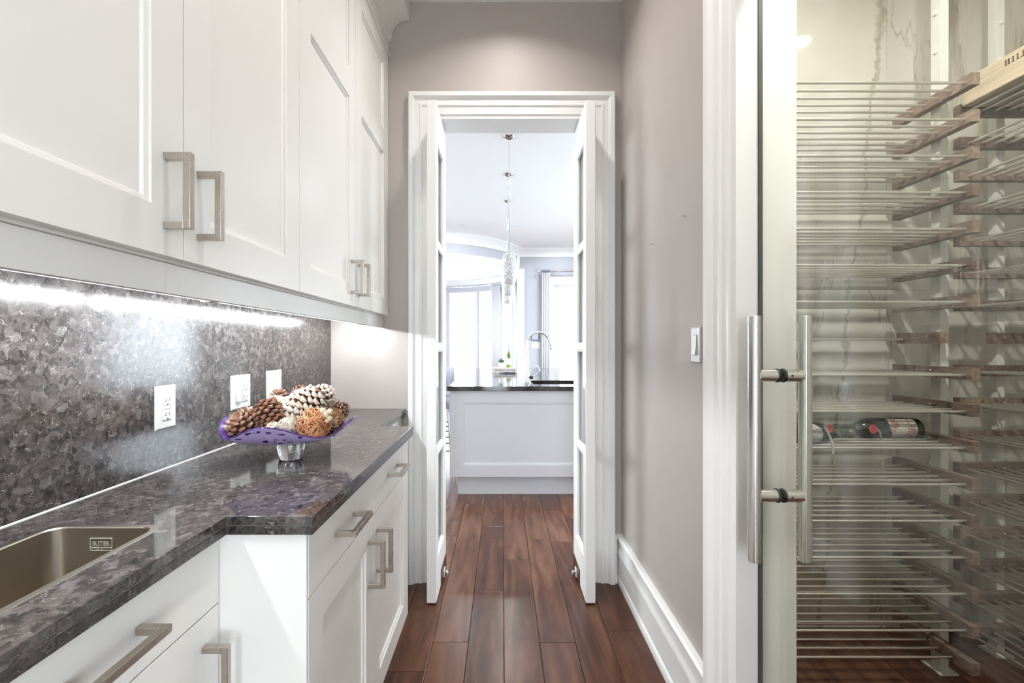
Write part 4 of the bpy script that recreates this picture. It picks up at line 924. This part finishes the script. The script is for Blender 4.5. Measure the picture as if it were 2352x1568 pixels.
# ------------------------------------------------------------------ island
IX0, IX1, IY0, IY1 = -0.438, 1.05, 3.78, 6.86
isl = thing('kitchen_island', ((IX0+IX1)/2, (IY0+IY1)/2, 0), 'long white kitchen island with a panelled end', 'island')
B().box(IX0+0.02, IX1-0.02, IY0+0.02, IY1-0.02, 0.165, 0.60).build('body', 'island', isl)
B().box(IX0+0.02, IX1-0.02, IY0+0.02, 3.93, 0.60, 0.880).build('body', 'island', isl); B().box(IX0+0.02, IX1-0.02, 4.5, IY1-0.02, 0.60, 0.880).build('body', 'island', isl)
B().box(IX0+0.06, IX1-0.06, IY0+0.07, IY1-0.07, 0.0005, 0.165).build('toe_kick', 'island', isl)
b = B(); g = 0.105
b.box(IX0, IX0+g, IY0, IY0+0.02, 0.165, 0.881); b.box(IX1-g, IX1, IY0, IY0+0.02, 0.165, 0.881); b.box(IX0+g, IX1-g, IY0, IY0+0.02, 0.165, 0.262); b.box(IX0+g, IX1-g, IY0, IY0+0.02, 0.785, 0.881)
ep = b.build('end_panel', 'island', isl)
pb = B(); rings(pb, lambda u, v, d: (u, IY0 + d, v), IX0+g, IX1-g, 0.262, 0.785, [(i*1.5, d) for i, d in BEAD]); pb.build('panel', 'island', ep)
it = thing('island_worktop', (0.3, 5.3, 0.882), 'polished dark granite worktop of the kitchen island', 'worktop')
slab('slab', [(IX0-0.018, 3.745), (IX1+0.03, 3.745), (IX1+0.03, IY1+0.04), (IX0-0.018, IY1+0.04)], [rrect(0.27, 0.86, 3.96, 4.40, 0.03, 4)[::-1]], 0.882, 0.919, 'dark_granite', it, 0.0015)
ksk = thing('island_sink', (0.565, 4.18, 0.70), 'undermount steel sink in the island worktop', 'sink')
b = B(); L = lambda i, z, r: [(x, y, z) for x, y in rrect(0.27+i, 0.86-i, 3.96+i, 4.40-i, r, 4)]
b.loops([L(-0.015, 0.881, 0.04), L(-0.001, 0.8812, 0.03), L(0.0, 0.70, 0.03), L(0.03, 0.69, 0.03)], False, True); b.build('bowl', 'steel', ksk, smooth=35)
fx, fy = 0.225, 4.17
fc = thing('gooseneck_faucet', (fx, fy, 0.919), 'tall chrome gooseneck faucet beside the island sink', 'faucet')
B().lathe([(0.001, 0), (0.034, 0), (0.033, 0.006), (0.027, 0.016), (0.024, 0.05), (0.018, 0.20), (0.0135, 0.30), (0.001, 0.30)], (fx, fy, 0.9195), 20).build('column', 'chrome', fc, smooth=40)
pts = [(fx, fy, 1.19), (fx, fy, 1.26)] + [(fx + 0.105 - 0.105*math.cos(a), fy, 1.275 + 0.105*math.sin(a)) for a in [PI*k/14 for k in range(0, 13)]]
B().tube(pts, 0.0125, 12).build('neck', 'chrome', fc, smooth=True)
p = Vector(pts[-1]); q = p + Vector((0.035, 0, -0.10)); B().tube([p, p.lerp(q, 0.3), q], [0.0135, 0.0155, 0.0205], 14).build('spray_head', 'chrome', fc, smooth=40)
B().tube([(fx+0.02, fy, 0.965), (fx+0.055, fy-0.01, 0.963)], 0.013, 12).build('lever_hub', 'rubber', fc, smooth=40); B().tube([(fx+0.05, fy-0.01, 0.965), (fx+0.10, fy-0.03, 1.01)], 0.005, 8).build('lever', 'chrome', fc, smooth=True)
f2 = thing('small_faucet', (0.26, 4.52, 0.919), 'small chrome filter tap behind the gooseneck faucet', 'faucet')
pts = [(0.255, 4.52, 0.9195), (0.275, 4.52, 1.00), (0.30, 4.52, 1.045), (0.325, 4.52, 1.062), (0.352, 4.52, 1.05), (0.366, 4.52, 1.02), (0.368, 4.52, 1.0)]
B().tube(pts, 0.0055, 10).build('spout', 'chrome', f2, smooth=True); B().lathe([(0.001, 0), (0.018, 0), (0.016, 0.012), (0.008, 0.03), (0.001, 0.032)], (0.255, 4.52, 0.9195), 16).build('base', 'chrome', f2, smooth=40)
B().tube([(0.26, 4.515, 0.945), (0.31, 4.50, 0.985)], 0.004, 8).build('lever', 'chrome', f2, smooth=True)
# tray with plant and bottle
ty = 5.58
tr = thing('wooden_tray', (0.03, ty+0.1, 0.919), 'low pale wooden stand on the island worktop', 'tray')
B().box(-0.118, 0.182, ty, ty+0.22, 0.962, 0.985).build('top', 'pale_wood', tr, bevel=0.002)
B().box(-0.118, -0.09, ty, ty+0.22, 0.9195, 0.9615).build('side', 'pale_wood', tr, bevel=0.002); B().box(0.154, 0.182, ty, ty+0.22, 0.9195, 0.9615).build('side', 'pale_wood', tr, bevel=0.002)
B().box(-0.09, 0.154, ty+0.01, ty+0.03, 0.9195, 0.9615).build('front', 'pale_wood', tr)
kn = B().tube([(-0.04, ty-0.03, 0.926), (0.05, ty-0.03, 0.928), (0.16, ty-0.03, 0.926)], [0.003, 0.008, 0.006], 8); tag(kn.build('knife', 'screen', smooth=True), 'dark handled knife lying before the wooden stand', 'knife')
pt = thing('potted_plant', (-0.015, ty+0.08, 0.9855), 'small green succulent in a white pot on the stand', 'plant')
B().lathe([(0.001, 0), (0.028, 0), (0.032, 0.062), (0.029, 0.062), (0.027, 0.05), (0.001, 0.05)], (-0.015, ty+0.08, 0.9857), 20).build('pot', 'plastic', pt, smooth=40)
lf = B(); rnd = random.Random(4)
for i in range(26):
    a = i*2.4; u = rnd.uniform(0.1, 1.1); l = rnd.uniform(0.05, 0.085); c0 = Vector((-0.015, ty+0.08, 1.035)); d = Vector((math.cos(a)*math.sin(u), math.sin(a)*math.sin(u), math.cos(u)))
    lf.tube([c0, c0 + d*l*0.5, c0 + d*l], [0.005, 0.0075, 0.001], 5)
tag(lf.build('leaves', 'leaf_green', pt, smooth=True), kind='stuff')
wbt = thing('green_bottle', (0.082, ty+0.08, 0.9855), 'pale green wine bottle standing on the wooden stand', 'bottle')
B().lathe([(0.001, 0), (0.034, 0), (0.036, 0.005), (0.036, 0.13), (0.030, 0.155), (0.014, 0.20), (0.0135, 0.21), (0.001, 0.21)], (0.082, ty+0.08, 0.9857), 24).build('body', 'green_glass', wbt, smooth=40)
B().lathe([(0.0145, 0.205), (0.0145, 0.285), (0.001, 0.286)], (0.082, ty+0.08, 0.9857), 16).build('capsule', 'chair_grey', wbt, smooth=40)
b = B(); b.loops([[(0.082 + 0.0366*math.cos(a), ty+0.08 + 0.0366*math.sin(a), 0.9857 + z) for a in [PI*1.05 + PI*0.9*k/16 for k in range(17)]] for z in (0.035, 0.115)], False, False, False); b.build('label_sheet', 'plastic', wbt, smooth=True)

# pendants
for i, (y, lab) in enumerate(((4.24, 'nearest crystal pendant lamp over the island'), (5.17, 'middle crystal pendant lamp over the island'), (6.12, 'farthest crystal pendant lamp over the island'))):
    x = 0.062 + 0.004*i
    t = thing('pendant_lamp', (x, y, 1.82), lab, 'pendant lamp', 'pendant lamps over the island')
    B().lathe([(0.001, -0.032), (0.02, -0.030), (0.05, -0.012), (0.058, -0.001), (0.001, -0.001)], (x, y, KZ), 24).build('canopy', 'chrome', t, smooth=50)
    B().tube([(x, y, 2.12), (x, y, KZ-0.03)], 0.006, 10).build('stem', 'chrome', t, smooth=True)
    B().lathe([(0.030, 2.118-1.82), (0.052, 0.285), (0.066, 0.245), (0.075, 0.19), (0.077, 0.15), (0.073, 0.09), (0.060, 0.035), (0.043, 0.005), (0.001, 0.0)], (x, y, 1.82), 40).build('shade', 'shade', t, smooth=60)
    B().lathe([(0.001, 0), (0.022, 0), (0.018, 0.03), (0.001, 0.035)], (x, y, 2.112), 16).build('cap', 'chrome', t, smooth=40)
    lamp('bulb', (x, y, 1.80), 3, 0.05, (1, 0.95, 0.9), t)

# curtains, rods
def curtain(path, z0, z1, label, folds, amp=0.03):
    n = folds*8; ls = []
    for zf in (0.0, 1.0):
        l = []
        for i in range(n + 1):
            f = i/n; p, nr = path(f); o = amp*math.sin(2*PI*folds*f)*(0.7 + 0.3*zf); l.append((p[0]+nr[0]*o, p[1]+nr[1]*o, z0 + (z1-z0)*zf))
        ls.append(l)
    b = B(); b.loops(ls, False, False, False); ob = b.build('curtain', 'curtain', smooth=80)
    sd = ob.modifiers.new('cloth', 'SOLIDIFY'); sd.thickness = 0.004
    return tag(ob, label, 'curtain', 'white curtains')
curtain(lambda f: ((0.775 + 0.165*f, KY1-0.09), (0, 1)), 0.02, 2.70, 'gathered white curtain beside the patio door', 5)
def apath(a0, a1, r): return lambda f: ((BC[0]+r*math.cos(math.radians(a0+(a1-a0)*f)), BC[1]+r*math.sin(math.radians(a0+(a1-a0)*f))), (math.cos(math.radians(a0+(a1-a0)*f)), math.sin(math.radians(a0+(a1-a0)*f))))
curtain(apath(46, 35.5, BR-0.12), 0.02, 2.70, 'gathered white curtain at the inner side of the round bay', 5)
curtain(apath(14.5, 21, BR-0.12), 0.02, 2.70, 'gathered white curtain next to the bay corner casing', 4)
def curtain_rod(pts, label, rings_at):
    t = thing('curtain_rod', pts[0], label, 'curtain rod', 'chrome curtain rods')
    B().tube(pts, 0.014, 10).build('rod', 'chrome', t, smooth=True)
    for e in (pts[0], pts[-1]): B().sphere(e, 0.028, 12, 8).build('finial', 'chrome', t, smooth=True)
    for p in rings_at:
        B().tube([(p[0], p[1] + 0.022*math.cos(a), p[2] + 0.022*math.sin(a)) for a in [2*PI*k/12 for k in range(12)]], 0.005, 6, True).build('ring', 'screen', t, smooth=True)
curtain_rod([(0.73, KY1-0.09, 2.735), (2.35, KY1-0.09, 2.735)], 'straight chrome curtain rod above the patio door', [(0.785+0.02*i, KY1-0.09, 2.735) for i in range(8)])
curtain_rod([(BC[0]+(BR-0.12)*math.cos(math.radians(a)), BC[1]+(BR-0.12)*math.sin(math.radians(a)), 2.735) for a in range(12, 169, 4)], 'curved chrome curtain rod inside the round bay', [(BC[0]+(BR-0.12)*math.cos(math.radians(a)), BC[1]+(BR-0.12)*math.sin(math.radians(a)), 2.735) for a in (36, 38, 40, 42, 44, 46)])
# far wall devices
cp = thing('control_panel', (0.655, KY1, 1.36), 'small dark wall screen beyond the faucet', 'control panel')
B().box(0.575, 0.735, KY1-0.02, KY1-0.0005, 1.365, 1.52).build('casing', 'screen', cp, bevel=0.004); B().box(0.59, 0.72, KY1-0.0215, KY1-0.0202, 1.38, 1.505).build('display', 'chair_grey', cp)
sw = thing('switch_plate', (0.67, KY1, 1.21), 'white triple switch plate under the small wall screen', 'switch plate')
B().box(0.585, 0.755, KY1-0.006, KY1-0.0005, 1.21, 1.325).build('cover', 'plastic', sw, bevel=0.002)
for i in range(3): B().box(0.606+0.046*i, 0.640+0.046*i, KY1-0.010, KY1-0.0062, 1.235, 1.30).build('rocker', 'plastic', sw, bevel=0.001)

# bar stools on the left of the island
def stool(x, y, label):
    t = thing('bar_stool', (x, y, 0), label, 'stool', 'bar stools along the island')
    B().box(x-0.21, x+0.20, y-0.21, y+0.21, 0.62, 0.70).build('seat', 'chair_grey', t, bevel=0.03, seg=3)
    ls = []
    for i in range(13):
        a = math.radians(95 + 170*i/12); ls.append([(x + 0.05 + r*math.cos(a), y + 0.23*r/0.24*math.sin(a), z) for r, z in ((0.24, 0.66), (0.265, 0.66), (0.285, 0.94), (0.265, 0.955), (0.25, 0.94))])
    B().loops(ls).build('backrest', 'chair_grey', t, smooth=50)
    for sx in (-1, 1):
        for sy in (-1, 1): B().tube([(x+sx*0.15, y+sy*0.15, 0.63), (x+sx*0.20, y+sy*0.20, 0.001)], 0.013, 8).build('leg', 'chrome', t, smooth=True)
    B().tube([(x+sx*0.185, y+sy*0.185, 0.2) for sx, sy in ((-1,-1),(1,-1),(1,1),(-1,1))], 0.009, 8, True).build('footrest', 'chrome', t)
stool(-0.70, 4.75, 'nearest grey bar stool at the left side of the island')
stool(-0.70, 5.45, 'second grey bar stool along the island')
stool(-0.70, 6.15, 'farthest grey bar stool along the island')
